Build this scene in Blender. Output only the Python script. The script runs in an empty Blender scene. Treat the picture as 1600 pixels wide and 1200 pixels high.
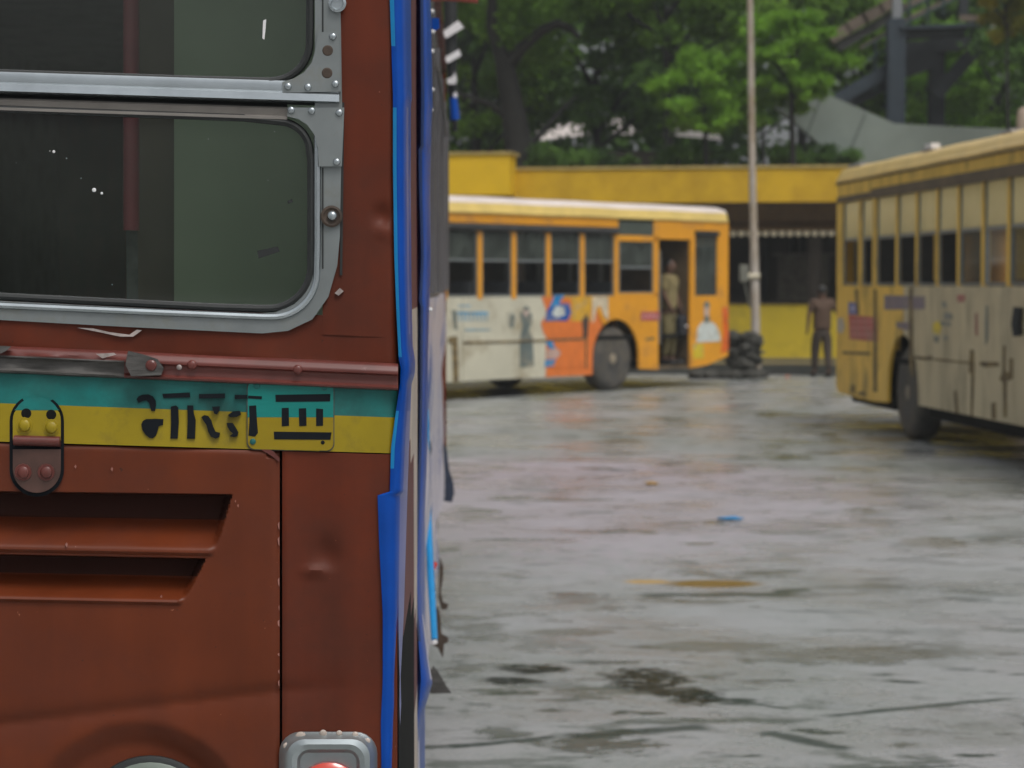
import bpy, bmesh, math, random
import numpy as np
from mathutils import Vector, Matrix
random.seed(7); RNG = np.random.default_rng(7)
S = bpy.context.scene; COL = S.collection
R = math.radians
# ---------------------------------------------------------------- camera
F = 3600.0; CZ = 1.65; PITCH = math.atan(155/F)
cam = bpy.data.cameras.new('camera'); camo = bpy.data.objects.new('camera', cam); COL.objects.link(camo)
cam.sensor_width = 36; cam.lens = 36*F/1600; cam.clip_start = .05; cam.clip_end = 2000
camo.location = (0, 0, CZ); camo.rotation_euler = (R(90)-PITCH, 0, 0)
cam.dof.use_dof = True; cam.dof.focus_distance = 3.66; cam.dof.aperture_fstop = 7.5; cam.dof.aperture_blades = 7
S.camera = camo
# ---------------------------------------------------------------- sky, sun, exposure
SUN_E, SUN_R = R(60), R(152)
w = bpy.data.worlds.new('World'); S.world = w; w.use_nodes = True
nt = w.node_tree; nt.nodes.clear()
sky = nt.nodes.new('ShaderNodeTexSky'); sky.sky_type = 'NISHITA'; sky.sun_disc = False
sky.sun_elevation = SUN_E; sky.sun_rotation = SUN_R; sky.air_density = 1.0; sky.dust_density = 6.0; sky.ozone_density = 1.0
hs = nt.nodes.new('ShaderNodeHueSaturation'); hs.inputs['Saturation'].default_value = .18
mx = nt.nodes.new('ShaderNodeMix'); mx.data_type = 'RGBA'; mx.blend_type = 'MULTIPLY'; mx.inputs[0].default_value = 1
mx.inputs[7].default_value = (.97, .985, 1.0, 1)
bg = nt.nodes.new('ShaderNodeBackground'); bg.inputs[1].default_value = .105
wo = nt.nodes.new('ShaderNodeOutputWorld')
nt.links.new(sky.outputs[0], hs.inputs['Color']); nt.links.new(hs.outputs[0], mx.inputs[6])
nt.links.new(mx.outputs[2], bg.inputs[0]); nt.links.new(bg.outputs[0], wo.inputs[0])
sl = bpy.data.lights.new('sun', 'SUN'); sl.energy = .9; sl.angle = R(20); sl.color = (1, .96, .9)
so = bpy.data.objects.new('sun', sl); COL.objects.link(so)
sd = Vector((math.sin(SUN_R)*math.cos(SUN_E), math.cos(SUN_R)*math.cos(SUN_E), math.sin(SUN_E)))
so.rotation_euler = sd.to_track_quat('Z', 'Y').to_euler(); so.location = (0, -5, 30)
S.view_settings.view_transform = 'Standard'; S.view_settings.look = 'None'
S.view_settings.exposure = 0.2; S.view_settings.gamma = 1
S.cycles.max_bounces = 8; S.cycles.transparent_max_bounces = 12
S.cycles.use_denoising = True

# ---------------------------------------------------------------- pixel -> place
def ray(px, py):
    u = (px-800)/F; v = (600-py)/F; s, c = math.sin(PITCH), math.cos(PITCH)
    return Vector((u, c+v*s, -s+v*c))
def at(px, py, Y):
    d = ray(px, py); return Vector((0, 0, CZ)) + d*(Y/d.y)
def ground(px, py, z=0):
    d = ray(px, py); return Vector((0, 0, CZ)) + d*((z-CZ)/d.z)
class Frame:                                     # a building's or bus's own axes: x along its visible side, y inward
    def __init__(s, ox, oy, ang):
        s.o = Vector((ox, oy, 0)); s.a = ang
        s.x = Vector((math.cos(ang), math.sin(ang), 0)); s.y = Vector((-math.sin(ang), math.cos(ang), 0))
    def hit(s, px, py, y=0):
        d = ray(px, py); C = Vector((0, 0, CZ)); n = s.y
        t = (s.o + s.y*y - C).dot(n)/d.dot(n); p = C + d*t - s.o
        return p.dot(s.x), p.z
# ---------------------------------------------------------------- materials
def rgb(r, g, b):
    f = lambda c: ((c/255+.055)/1.055)**2.4 if c > 10 else c/255/12.92
    return (f(r), f(g), f(b))
MATS = {}
def mat(name, col, rough=.5, metal=0, var=.12, scale=6, bump=0, bscale=20, dirt=None, dscale=3, dthr=.55, dw=.12, stretch=(1, 1, 1), coat=0, spec=.5, chips=None, streak=0):
    if 'print' in name and not dirt: dirt, dscale, dthr, dw, var = (.34, .30, .22), 5, .60, .12, .22
    m = bpy.data.materials.new(name); m.use_nodes = True; n = m.node_tree.nodes; l = m.node_tree.links
    p = n['Principled BSDF']; p.inputs['Roughness'].default_value = rough; p.inputs['Metallic'].default_value = metal
    p.inputs['Coat Weight'].default_value = coat; p.inputs['Coat Roughness'].default_value = .15; p.inputs['Specular IOR Level'].default_value = spec
    tc = n.new('ShaderNodeTexCoord'); mp = n.new('ShaderNodeMapping'); mp.inputs['Scale'].default_value = stretch
    l.new(tc.outputs['Object'], mp.inputs[0])
    nz = n.new('ShaderNodeTexNoise'); nz.inputs['Scale'].default_value = scale; nz.inputs['Detail'].default_value = 6; nz.inputs['Roughness'].default_value = .6
    l.new(mp.outputs[0], nz.inputs['Vector'])
    mr = n.new('ShaderNodeMapRange'); mr.inputs['From Min'].default_value = .3; mr.inputs['From Max'].default_value = .7
    mr.inputs['To Min'].default_value = 1-var; mr.inputs['To Max'].default_value = 1+var
    l.new(nz.outputs[0], mr.inputs[0])
    vm = n.new('ShaderNodeVectorMath'); vm.operation = 'SCALE'; vm.inputs[0].default_value = col; l.new(mr.outputs[0], vm.inputs['Scale'])
    out = vm.outputs[0]
    if dirt:
        n2 = n.new('ShaderNodeTexNoise'); n2.inputs['Scale'].default_value = dscale; n2.inputs['Detail'].default_value = 8; n2.inputs['Roughness'].default_value = .65
        l.new(mp.outputs[0], n2.inputs['Vector'])
        r2 = n.new('ShaderNodeMapRange'); r2.inputs['From Min'].default_value = dthr-dw; r2.inputs['From Max'].default_value = dthr+dw; l.new(n2.outputs[0], r2.inputs[0])
        x = n.new('ShaderNodeMix'); x.data_type = 'RGBA'; l.new(r2.outputs[0], x.inputs[0]); l.new(out, x.inputs[6]); x.inputs[7].default_value = (*dirt, 1)
        out = x.outputs[2]
        r3 = n.new('ShaderNodeMapRange'); r3.inputs['To Min'].default_value = rough; r3.inputs['To Max'].default_value = min(1, rough+.3); l.new(r2.outputs[0], r3.inputs[0]); l.new(r3.outputs[0], p.inputs['Roughness'])
    if streak:
        m4 = n.new('ShaderNodeMapping'); m4.inputs['Scale'].default_value = (14, 14, 1.6); l.new(tc.outputs['Object'], m4.inputs[0])
        n4 = n.new('ShaderNodeTexNoise'); n4.inputs['Scale'].default_value = 1; n4.inputs['Detail'].default_value = 5; l.new(m4.outputs[0], n4.inputs['Vector'])
        r4 = n.new('ShaderNodeMapRange'); r4.inputs['From Min'].default_value = .35; r4.inputs['From Max'].default_value = .65; r4.inputs['To Min'].default_value = 1-streak; r4.inputs['To Max'].default_value = 1+streak*.5; l.new(n4.outputs[0], r4.inputs[0])
        v4 = n.new('ShaderNodeVectorMath'); v4.operation = 'SCALE'; l.new(out, v4.inputs[0]); l.new(r4.outputs[0], v4.inputs['Scale']); out = v4.outputs[0]
    if chips:
        for sc_, th_, cc_ in ((55, .735, chips), (95, .72, (.035, .015, .012))):
            n5 = n.new('ShaderNodeTexNoise'); n5.inputs['Scale'].default_value = sc_; n5.inputs['Detail'].default_value = 3; n5.inputs['Roughness'].default_value = .75; l.new(tc.outputs['Object'], n5.inputs['Vector'])
            r5 = n.new('ShaderNodeMapRange'); r5.inputs['From Min'].default_value = th_-.02; r5.inputs['From Max'].default_value = th_+.02; l.new(n5.outputs[0], r5.inputs[0])
            x5 = n.new('ShaderNodeMix'); x5.data_type = 'RGBA'; l.new(r5.outputs[0], x5.inputs[0]); l.new(out, x5.inputs[6]); x5.inputs[7].default_value = (*cc_, 1); out = x5.outputs[2]
    l.new(out, p.inputs['Base Color'])
    if bump:
        n3 = n.new('ShaderNodeTexNoise'); n3.inputs['Scale'].default_value = bscale; n3.inputs['Detail'].default_value = 4; l.new(mp.outputs[0], n3.inputs['Vector'])
        b = n.new('ShaderNodeBump'); b.inputs['Strength'].default_value = 1; b.inputs['Distance'].default_value = bump; l.new(n3.outputs[0], b.inputs['Height']); l.new(b.outputs[0], p.inputs['Normal'])
    MATS[name] = m; return m
def glass(name, tint=.6, rough=.03, col=(.8, .9, .85), refl=.25, dust_refl=(.11, .13, .11)):
    m = bpy.data.materials.new(name); m.use_nodes = True; n = m.node_tree.nodes; l = m.node_tree.links; n.clear()
    o = n.new('ShaderNodeOutputMaterial'); t = n.new('ShaderNodeBsdfTransparent'); t.inputs[0].default_value = (*[c*tint for c in col], 1)
    g = n.new('ShaderNodeBsdfGlossy'); g.inputs['Roughness'].default_value = rough; g.inputs[0].default_value = (1, 1, 1, 1)
    d = n.new('ShaderNodeBsdfDiffuse'); d.inputs[0].default_value = (*dust_refl, 1)  # diffuse layer: rear glass dust, and bus window reflections put into colour
    f = n.new('ShaderNodeFresnel'); f.inputs[0].default_value = 1.5
    m1 = n.new('ShaderNodeMixShader'); 
    tc = n.new('ShaderNodeTexCoord'); z = n.new('ShaderNodeTexNoise'); z.inputs['Scale'].default_value = 3; z.inputs['Detail'].default_value = 6; l.new(tc.outputs['Object'], z.inputs['Vector'])
    zr = n.new('ShaderNodeMapRange'); zr.inputs['From Min'].default_value = .3; zr.inputs['From Max'].default_value = .7; zr.inputs['To Min'].default_value = refl*.4; zr.inputs['To Max'].default_value = refl*1.6; l.new(z.outputs[0], zr.inputs[0]); l.new(zr.outputs[0], m1.inputs[0])
    l.new(t.outputs[0], m1.inputs[1]); l.new(d.outputs[0], m1.inputs[2])
    m2 = n.new('ShaderNodeMixShader'); l.new(f.outputs[0], m2.inputs[0]); l.new(m1.outputs[0], m2.inputs[1]); l.new(g.outputs[0], m2.inputs[2]); l.new(m2.outputs[0], o.inputs[0])
    MATS[name] = m; return m
def leafmat(name, c1, c2):
    m = bpy.data.materials.new(name); m.use_nodes = True; n = m.node_tree.nodes; l = m.node_tree.links; n.clear()
    o = n.new('ShaderNodeOutputMaterial'); d = n.new('ShaderNodeBsdfDiffuse'); t = n.new('ShaderNodeBsdfTranslucent')
    tc = n.new('ShaderNodeTexCoord'); z = n.new('ShaderNodeTexNoise'); z.inputs['Scale'].default_value = 1.1; z.inputs['Detail'].default_value = 5; l.new(tc.outputs['Object'], z.inputs['Vector'])
    r = n.new('ShaderNodeValToRGB'); r.color_ramp.elements[0].position = .35; r.color_ramp.elements[1].position = .65
    r.color_ramp.elements[0].color = (*c1, 1); r.color_ramp.elements[1].color = (*c2, 1); l.new(z.outputs[0], r.inputs[0])
    l.new(r.outputs[0], d.inputs[0]); l.new(r.outputs[0], t.inputs[0])
    x = n.new('ShaderNodeMixShader'); x.inputs[0].default_value = .3; l.new(d.outputs[0], x.inputs[1]); l.new(t.outputs[0], x.inputs[2]); l.new(x.outputs[0], o.inputs[0])
    MATS[name] = m; return m
RED = mat('red_body_paint', (.118, .023, .009), .42, var=.22, scale=4, bump=.0012, bscale=5, dirt=(.080, .022, .012), dscale=5, dthr=.6, dw=.15, spec=.22, chips=(.30, .12, .09), streak=.14)
HOODRED = mat('warm_hood_paint', (.130, .027, .008), .36, var=.18, scale=3, bump=.0015, bscale=3, dirt=(.095, .022, .010), dscale=4, dthr=.58, dw=.15, spec=.28, chips=(.34, .14, .09), streak=.12)
RAILRED = mat('rail_paint', (.125, .032, .025), .32, var=.25, scale=14, dirt=(.28, .16, .14), dscale=18, dthr=.72, dw=.04)
TEAL = mat('teal_paint', (.002, .19, .175), .4, var=.3, scale=7, dirt=(.010, .085, .075), dscale=6, dthr=.5, dw=.15)
YEL = mat('yellow_band_paint', (.31, .225, .002), .4, var=.18, scale=7, dirt=(.16, .12, .01), dscale=12, dthr=.62, dw=.1)
BLACKP = mat('stencil_black', (.008, .010, .013), .75, var=.2, spec=.12)
ALU = mat('aluminium', (.23, .25, .25), .42, metal=.55, var=.1, scale=12, dirt=(.22, .22, .19), dscale=9, dthr=.62, dw=.1)
ALUB = mat('bright_aluminium', (.42, .46, .48), .25, metal=.8, var=.1, scale=20)
ALUD = mat('shaded_aluminium', (.24, .22, .20), .5, metal=.3, var=.15, scale=14)  # lower bar channel: its brownish shade is put into the colour
RUB = mat('black_rubber', (.016, .018, .018), .6, var=.2)
DARK = mat('dark_void', (.010, .010, .010), .8, var=.1, spec=.1)
RUBG = mat('worn_grey_rubber', (.075, .07, .065), .6, var=.4, scale=25, bump=.002, bscale=30, stretch=(1, 1, 4))
RUST = mat('rusty_steel', (.06, .04, .028), .7, var=.4, scale=40)
HINGE = mat('hinge_brown', (.09, .045, .035), .4, var=.3, scale=20, metal=.1)
CHROME = mat('lamp_chrome', (.36, .40, .41), .28, metal=.7, var=.12, scale=14)
LENSR = mat('red_lens', (.62, .05, .025), .15, var=.1, coat=.8)
LENSG = mat('grey_lens', (.14, .17, .14), .25, var=.2, coat=.5)
BLUE = mat('blue_vinyl', (.0005, .058, .34), .3, var=.2, scale=5, spec=.28)
BLUED = mat('deep_blue_vinyl', (.001, .020, .10), .35, var=.2, scale=5)
CYAN = mat('cyan_vinyl', (.004, .22, .50), .3, var=.15)
LILAC = mat('lilac_sheen_vinyl', (.13, .15, .40), .3, var=.15)  # lilac reflection along the moulding, put into the colour
MAROON = mat('maroon_paint', (.10, .009, .010), .5, var=.2)
PALEV = mat('pale_side_vinyl', (.60, .56, .62), .3, var=.25, scale=3, bump=.006, bscale=2, dirt=(.04, .10, .34), dscale=3.5, dthr=.57, dw=.03, stretch=(1, 1, .35))
GREYV = mat('grey_side_panel', (.10, .095, .10), .4, var=.4, scale=5, stretch=(1, 1, .3))
CREAMP = mat('cream_strip', (.50, .42, .36), .4, var=.2)
BOARD = mat('grey_green_board', (.33, .38, .26), .7, var=.1, scale=2)
BRNB = mat('brown_board', (.10, .075, .05), .8, var=.2)
POLER = mat('maroon_pole', (.22, .022, .035), .5, var=.2)
WHITE = mat('white_paint', (.72, .70, .70), .4, var=.1)
# second and third bus
ORG = mat('orange_bus_paint', (.72, .31, .014), .38, var=.12, scale=1.2, dirt=(.42, .20, .06), dscale=1.4, dthr=.64, dw=.1, bump=.004, bscale=1.5)
CRM = mat('cream_ad_vinyl', (.56, .53, .41), .42, var=.1, scale=1.5, dirt=(.30, .24, .14), dscale=1.6, dthr=.62, dw=.1, bump=.004, bscale=1.5)
ROOFP = mat('pale_bus_roof', (.78, .68, .62), .3, var=.1, scale=1.5, bump=.004, bscale=1.3)
ROOFY = mat('yellow_cream_roof_edge', (.66, .48, .14), .35, var=.15, scale=2)
ORG2 = mat('bright_orange_vinyl', (.72, .18, .03), .4, var=.1)
YEL2 = mat('old_yellow_bus_paint', (.76, .48, .07), .42, var=.14, scale=1.5, dirt=(.26, .18, .06), dscale=2.2, dthr=.6, dw=.1, stretch=(1, 1, .5), bump=.006, bscale=1.8)
YEL2G = mat('grimy_yellow_bus_side', (.52, .44, .27), .42, var=.14, scale=1.5, dirt=(.32, .27, .17), dscale=2.4, dthr=.57, dw=.1, stretch=(1, 1, .35), bump=.008, bscale=1.6)
ROOF2 = mat('yellow_bus_roof', (.80, .56, .20), .3, var=.12, scale=2, dirt=(.36, .30, .2), dscale=2.5, dthr=.66, dw=.05)
BROWNT = mat('dark_brown_trim', (.10, .07, .04), .6, var=.4, scale=3)
CRMPANE = mat('film_covered_pane', (.62, .54, .28), .25, var=.15, scale=1)
SEAM = mat('rusted_seam', (.10, .068, .03), .7, var=.6, scale=14, dirt=(.26, .19, .08), dscale=7, dthr=.52, dw=.1)
BGLASS = glass('bus_window_glass', .5, .08, (.75, .85, .8), .38)  # grey-green diffuse colour stands in for reflections in the panes
RGLASS = glass('rear_window_glass', .8, .03, (.9, 1, .95), .06, (.20, .23, .19))
TYRE = mat('bus_tyre', (.055, .052, .048), .75, var=.3, scale=6, dirt=(.11, .095, .075), dscale=4, dthr=.5, dw=.1)
RIM = mat('dusty_wheel_rim', (.24, .20, .14), .6, var=.3, scale=8)
SEATM = mat('seat_cover', (.06, .065, .07), .6, var=.3)
INTER = mat('bus_interior', (.10, .10, .085), .7, var=.2)
TXTB = mat('faded_blue_print', (.10, .32, .50), .5, var=.1)
BLUEP = mat('blue_print', (.01, .09, .36), .35, var=.1)
BLUEL = mat('light_blue_print', (.01, .22, .50), .35, var=.1)
PRG = mat('grey_green_print', (.12, .15, .14), .5, var=.2)
PRW = mat('white_print', (.58, .62, .58), .5, var=.1)
PRR = mat('red_print', (.42, .07, .07), .5, var=.15)
PRP = mat('violet_grey_print', (.17, .13, .17), .5, var=.15)
PRS = mat('skin_tone_print', (.50, .38, .32), .5, var=.1)
PRY = mat('yellow_print', (.62, .46, .02), .5, var=.1)
# depot
FASC = mat('yellow_fascia_paint', (.60, .36, .003), .55, var=.14, scale=1.2, dirt=(.42, .24, .004), dscale=.9, dthr=.56, dw=.14)
FASCB = mat('bright_yellow_paint', (.70, .43, .002), .55, var=.1, scale=1.2)
LOWW = mat('low_wall_paint', (.64, .48, .025), .6, var=.1, scale=.8, dirt=(.34, .26, .04), dscale=.9, dthr=.6, dw=.1)
SOFF = mat('brown_soffit', (.22, .14, .065), .8, var=.15)
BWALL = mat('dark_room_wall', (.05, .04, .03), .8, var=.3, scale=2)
PLIN = mat('worn_plinth', (.17, .14, .07), .8, var=.25, scale=2)
PLIND = mat('wet_plinth_edge', (.05, .052, .045), .7, var=.3)
CONC = mat('grey_concrete', (.19, .225, .20), .8, var=.12, scale=1)
STEEL = mat('blue_grey_steel', (.018, .030, .042), .5, var=.2, scale=2)
STEELD = mat('dark_steel', (.012, .016, .020), .6, var=.2)
GREENR = mat('dark_green_rail', (.015, .04, .035), .6)
STAIRB = mat('brown_stair_riser', (.15, .115, .085), .8, var=.2)
POLEM = mat('rusty_pole_paint', (.50, .46, .42), .55, var=.2, scale=5, dirt=(.24, .17, .09), dscale=2, dthr=.5, dw=.15, stretch=(1, 1, .4))
SACK = mat('dark_heap_material', (.05, .048, .04), .8, var=.5, scale=8)
BARK = mat('wet_bark', (.012, .011, .009), .9, var=.4, scale=5)
LF_D = leafmat('dark_leaves', (.055, .105, .032), (.13, .24, .05))
LF_M = leafmat('mid_leaves', (.085, .165, .03), (.17, .31, .045))
LF_B = leafmat('bright_leaves', (.14, .28, .03), (.23, .43, .05))
LF_L = leafmat('light_mid_leaves', (.10, .19, .03), (.20, .35, .05))
LF_O = leafmat('olive_leaves', (.16, .17, .02), (.34, .30, .04))
# ---------------------------------------------------------------- object helpers
XF = {}
def prop(o, label=None, cat=None, group=None, kind=None):
    if label: o['label'] = label
    if cat: o['category'] = cat
    if group: o['group'] = group
    if kind: o['kind'] = kind
    return o
def empty(name, loc, rz=0, label=None, cat=None, group=None):
    o = bpy.data.objects.new(name, None); COL.objects.link(o); o.location = loc; o.rotation_euler = (0, 0, rz); o.empty_display_size = .2
    XF[o] = Matrix.Translation(loc) @ Matrix.Rotation(rz, 4, 'Z'); prop(o, label, cat, group); return o
class MB:
    def __init__(s): s.v = []; s.f = []; s.m = []
    def add(s, vs, fs, mi=0):
        b = len(s.v); s.v += [tuple(v) for v in vs]; s.f += [tuple(b+i for i in f) for f in fs]; s.m += [mi]*len(fs)
    def box(s, x0, x1, y0, y1, z0, z1, mi=0, T=None):
        vs = [(x, y, z) for x in (x0, x1) for y in (y0, y1) for z in (z0, z1)]
        if T: vs = [T(*v) for v in vs]
        s.add(vs, [(0, 1, 3, 2), (4, 6, 7, 5), (0, 4, 5, 1), (2, 3, 7, 6), (0, 2, 6, 4), (1, 5, 7, 3)], mi)
    def prism(s, front, back, mi=0):
        n = len(front)
        s.add(list(front)+list(back), [tuple(range(n)), tuple(range(2*n-1, n-1, -1))]+[(i, n+i, n+(i+1) % n, (i+1) % n) for i in range(n)], mi)
    def tube(s, pts, rad, k=8, mi=0, cap=True):
        pts = [Vector(p) for p in pts]; rad = rad if hasattr(rad, '__len__') else [rad]*len(pts); rings = []
        for i, p in enumerate(pts):
            d = (pts[min(i+1, len(pts)-1)]-pts[max(i-1, 0)]).normalized()
            a = d.cross(Vector((0, 0, 1)) if abs(d.z) < .9 else Vector((1, 0, 0))).normalized() if i == 0 else (a-d*a.dot(d)).normalized(); b = d.cross(a)
            rings.append([p+(a*math.cos(2*math.pi*j/k)+b*math.sin(2*math.pi*j/k))*rad[i] for j in range(k)])
        fs = [(i*k+j, i*k+(j+1) % k, (i+1)*k+(j+1) % k, (i+1)*k+j) for i in range(len(pts)-1) for j in range(k)]
        if cap: fs += [tuple(range(k-1, -1, -1)), tuple((len(pts)-1)*k+j for j in range(k))]
        s.add([v for r in rings for v in r], fs, mi)
    def lathe(s, c, axis, prof, k=24, mi=0):       # prof: (distance along axis, radius)
        c = Vector(c); axis = Vector(axis).normalized()
        a = axis.cross(Vector((0, 0, 1)) if abs(axis.z) < .9 else Vector((1, 0, 0))).normalized(); b = axis.cross(a)
        vs = [c+axis*h+(a*math.cos(2*math.pi*j/k)+b*math.sin(2*math.pi*j/k))*r for h, r in prof for j in range(k)]
        n = len(prof); fs = [(i*k+j, i*k+(j+1) % k, (i+1)*k+(j+1) % k, (i+1)*k+j) for i in range(n-1) for j in range(k)]
        fs += [tuple(range(k-1, -1, -1)), tuple((n-1)*k+j for j in range(k))]; s.add(vs, fs, mi)
    def blob(s, c, r, mi=0, k=10, n=6, jit=0):
        vs = []; rx, ry, rz = r
        for i in range(n+1):
            ph = math.pi*i/n
            for j in range(k):
                q = 1+random.uniform(-jit, jit); th = 2*math.pi*j/k
                vs.append((c[0]+rx*q*math.sin(ph)*math.cos(th), c[1]+ry*q*math.sin(ph)*math.sin(th), c[2]+rz*q*math.cos(ph)))
        s.add(vs, [(i*k+j, (i+1)*k+j, (i+1)*k+(j+1) % k, i*k+(j+1) % k) for i in range(n) for j in range(k)], mi)
    def build(s, name, mats, parent=None, local=False, smooth=False, flip=False):
        if not isinstance(mats, (list, tuple)): mats = [mats]
        me = bpy.data.meshes.new(name); o = bpy.data.objects.new(name, me); COL.objects.link(o); vs = s.v
        if parent is not None:
            o.parent = parent
            if not local:
                M = XF[parent].inverted(); vs = [tuple(M @ Vector(v)) for v in vs]
            XF[o] = XF[parent]
        else:
            a = np.array(vs); c = ((a[:, 0].min()+a[:, 0].max())/2, (a[:, 1].min()+a[:, 1].max())/2, a[:, 2].min())
            o.location = c; vs = [(v[0]-c[0], v[1]-c[1], v[2]-c[2]) for v in vs]; XF[o] = Matrix.Translation(c)
        me.from_pydata(vs, [], s.f); me.polygons.foreach_set('material_index', s.m)
        for m in mats: me.materials.append(m)
        if smooth: me.polygons.foreach_set('use_smooth', [True]*len(s.f))
        me.update()
        bm = bmesh.new(); bm.from_mesh(me); bmesh.ops.recalc_face_normals(bm, faces=bm.faces)
        if smooth:
            for e in bm.edges:
                if len(e.link_faces) == 2 and e.calc_face_angle(0) > .7: e.smooth = False
        bm.to_mesh(me); bm.free(); return o
def split_build(mb, name, mats, parent=None, local=False, smooth=False):
    par = list(range(len(mb.v)))
    def find(a):
        while par[a] != a: par[a] = par[par[a]]; a = par[a]
        return a
    for f in mb.f:
        for q in f[1:]: par[find(f[0])] = find(q)
    groups = {}
    for f, mi in zip(mb.f, mb.m): groups.setdefault(find(f[0]), []).append((f, mi))
    for g in groups.values():
        n = MB(); ids = sorted({i for f, _ in g for i in f}); mp = {i: k for k, i in enumerate(ids)}
        n.v = [mb.v[i] for i in ids]; n.f = [tuple(mp[i] for i in f) for f, _ in g]; n.m = [mi for _, mi in g]; n.build(name, mats, parent, local, smooth)
def copy_tree(o, parent=None):
    c = o.copy(); COL.objects.link(c); c.parent = parent
    for ch in o.children: copy_tree(ch, c)
    return c
def interp(x, tab):
    return float(np.interp(x, [t[0] for t in tab], [t[1] for t in tab]))

# ================================================================ GROUND
def road_material():
    m = bpy.data.materials.new('wet_asphalt'); m.use_nodes = True; n = m.node_tree.nodes; l = m.node_tree.links; p = n['Principled BSDF']
    tc = n.new('ShaderNodeTexCoord')
    def noise(scale, det=6, rough=.6, off=0, st=(1, 1, 1)):
        mp = n.new('ShaderNodeMapping'); mp.inputs['Location'].default_value = (off, off*.7, 0); mp.inputs['Scale'].default_value = st; l.new(tc.outputs['Object'], mp.inputs[0])
        z = n.new('ShaderNodeTexNoise'); z.inputs['Scale'].default_value = scale; z.inputs['Detail'].default_value = det; z.inputs['Roughness'].default_value = rough; l.new(mp.outputs[0], z.inputs['Vector']); return z.outputs[0]
    def rng(v, a, b, c=0, d=1):
        r = n.new('ShaderNodeMapRange'); l.new(v, r.inputs[0])
        for k, q in zip(('From Min', 'From Max', 'To Min', 'To Max'), (a, b, c, d)): r.inputs[k].default_value = q
        return r.outputs[0]
    def mix(f, a, b):
        x = n.new('ShaderNodeMix'); x.data_type = 'RGBA'; l.new(f, x.inputs[0])
        for i, q in ((6, a), (7, b)):
            if isinstance(q, tuple): x.inputs[i].default_value = (*q, 1)
            else: l.new(q, x.inputs[i])
        return x.outputs[2]
    def mul(a, b):
        x = n.new('ShaderNodeMath'); x.operation = 'MULTIPLY'; l.new(a, x.inputs[0])
        if isinstance(b, float): x.inputs[1].default_value = b
        else: l.new(b, x.inputs[1])
        return x.outputs[0]
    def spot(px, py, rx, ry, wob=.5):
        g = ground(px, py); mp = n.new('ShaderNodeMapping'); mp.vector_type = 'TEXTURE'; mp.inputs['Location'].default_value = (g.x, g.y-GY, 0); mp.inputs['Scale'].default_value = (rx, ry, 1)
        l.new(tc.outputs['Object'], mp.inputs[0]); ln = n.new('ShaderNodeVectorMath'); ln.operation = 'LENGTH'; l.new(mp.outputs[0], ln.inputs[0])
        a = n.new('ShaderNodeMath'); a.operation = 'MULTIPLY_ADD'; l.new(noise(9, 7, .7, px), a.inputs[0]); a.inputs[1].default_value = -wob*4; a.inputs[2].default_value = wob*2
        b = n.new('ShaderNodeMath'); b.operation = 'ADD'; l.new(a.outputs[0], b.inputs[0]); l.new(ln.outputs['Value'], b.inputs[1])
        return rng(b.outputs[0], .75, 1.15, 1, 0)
    c = mix(rng(noise(.55, 5), .42, .6), (.20, .228, .208), (.31, .315, .318))
    c = mix(rng(noise(45, 3, .7), .35, .75), c, (.38, .37, .36))
    c = mix(mul(rng(noise(3.2, 8, .75, 5), .58, .66), .6), c, (.045, .06, .045))
    c = mix(mul(rng(noise(1.3, 8, .7, 11, (1, .6, 1)), .61, .66), .5), c, (.075, .085, .065))
    pud = mul(rng(noise(1.7, 9, .62, 17, (.8, 1, 1)), .56, .61), rng(noise(.35, 3, .5, 41), .42, .52))
    c = mix(mul(spot(900, 775, 2.4, 4.2, .6), .75), c, (.42, .345, .39))  # pinkish sky sheen on the wet yard painted into the base colour
    c = mix(mul(pud, .8), c, (.045, .06, .046))
    p2 = rng(noise(4.5, 8, .6, 57, (.45, 1, 1)), .585, .63); c = mix(mul(p2, .9), c, (.025, .038, .024))
    p3 = mul(rng(noise(2.6, 7, .6, 77, (.5, 1, 1)), .57, .62), rng(noise(.3, 2, .5, 91), .45, .55)); c = mix(mul(p3, .8), c, (.06, .075, .055))
    fine = rng(noise(13, 9, .85, 3), .42, .47)
    c = mix(mul(mul(spot(1040, 1085, 1.3, .9, .7), rng(noise(9, 9, .85, 8), .56, .60)), .85), c, (.03, .045, .025))
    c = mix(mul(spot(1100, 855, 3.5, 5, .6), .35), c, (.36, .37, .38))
    for a in ((1010, 1062, .17, .30), (1085, 1088, .13, .2), (835, 1046, .16, .12), (800, 1064, .13, .10), (1120, 1010, .3, .18), (1060, 1083, .12, .10), (1330, 1022, .45, .2), (1090, 940, .3, .08), (890, 988, .22, .12)):
        dark = a[1] > 1030
        s = spot(*a); s = mul(s, fine) if dark else mul(s, .75)
        c = mix(s, c, (.012, .016, .010) if dark else (.13, .125, .095))
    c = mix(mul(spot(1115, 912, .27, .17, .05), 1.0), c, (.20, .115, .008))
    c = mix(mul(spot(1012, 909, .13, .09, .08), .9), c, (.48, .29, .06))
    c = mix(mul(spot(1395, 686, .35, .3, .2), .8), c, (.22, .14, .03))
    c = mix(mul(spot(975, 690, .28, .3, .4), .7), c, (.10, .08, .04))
    c = mix(mul(spot(1460, 848, .22, .35, .5), .6), c, (.16, .14, .10))
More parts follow.
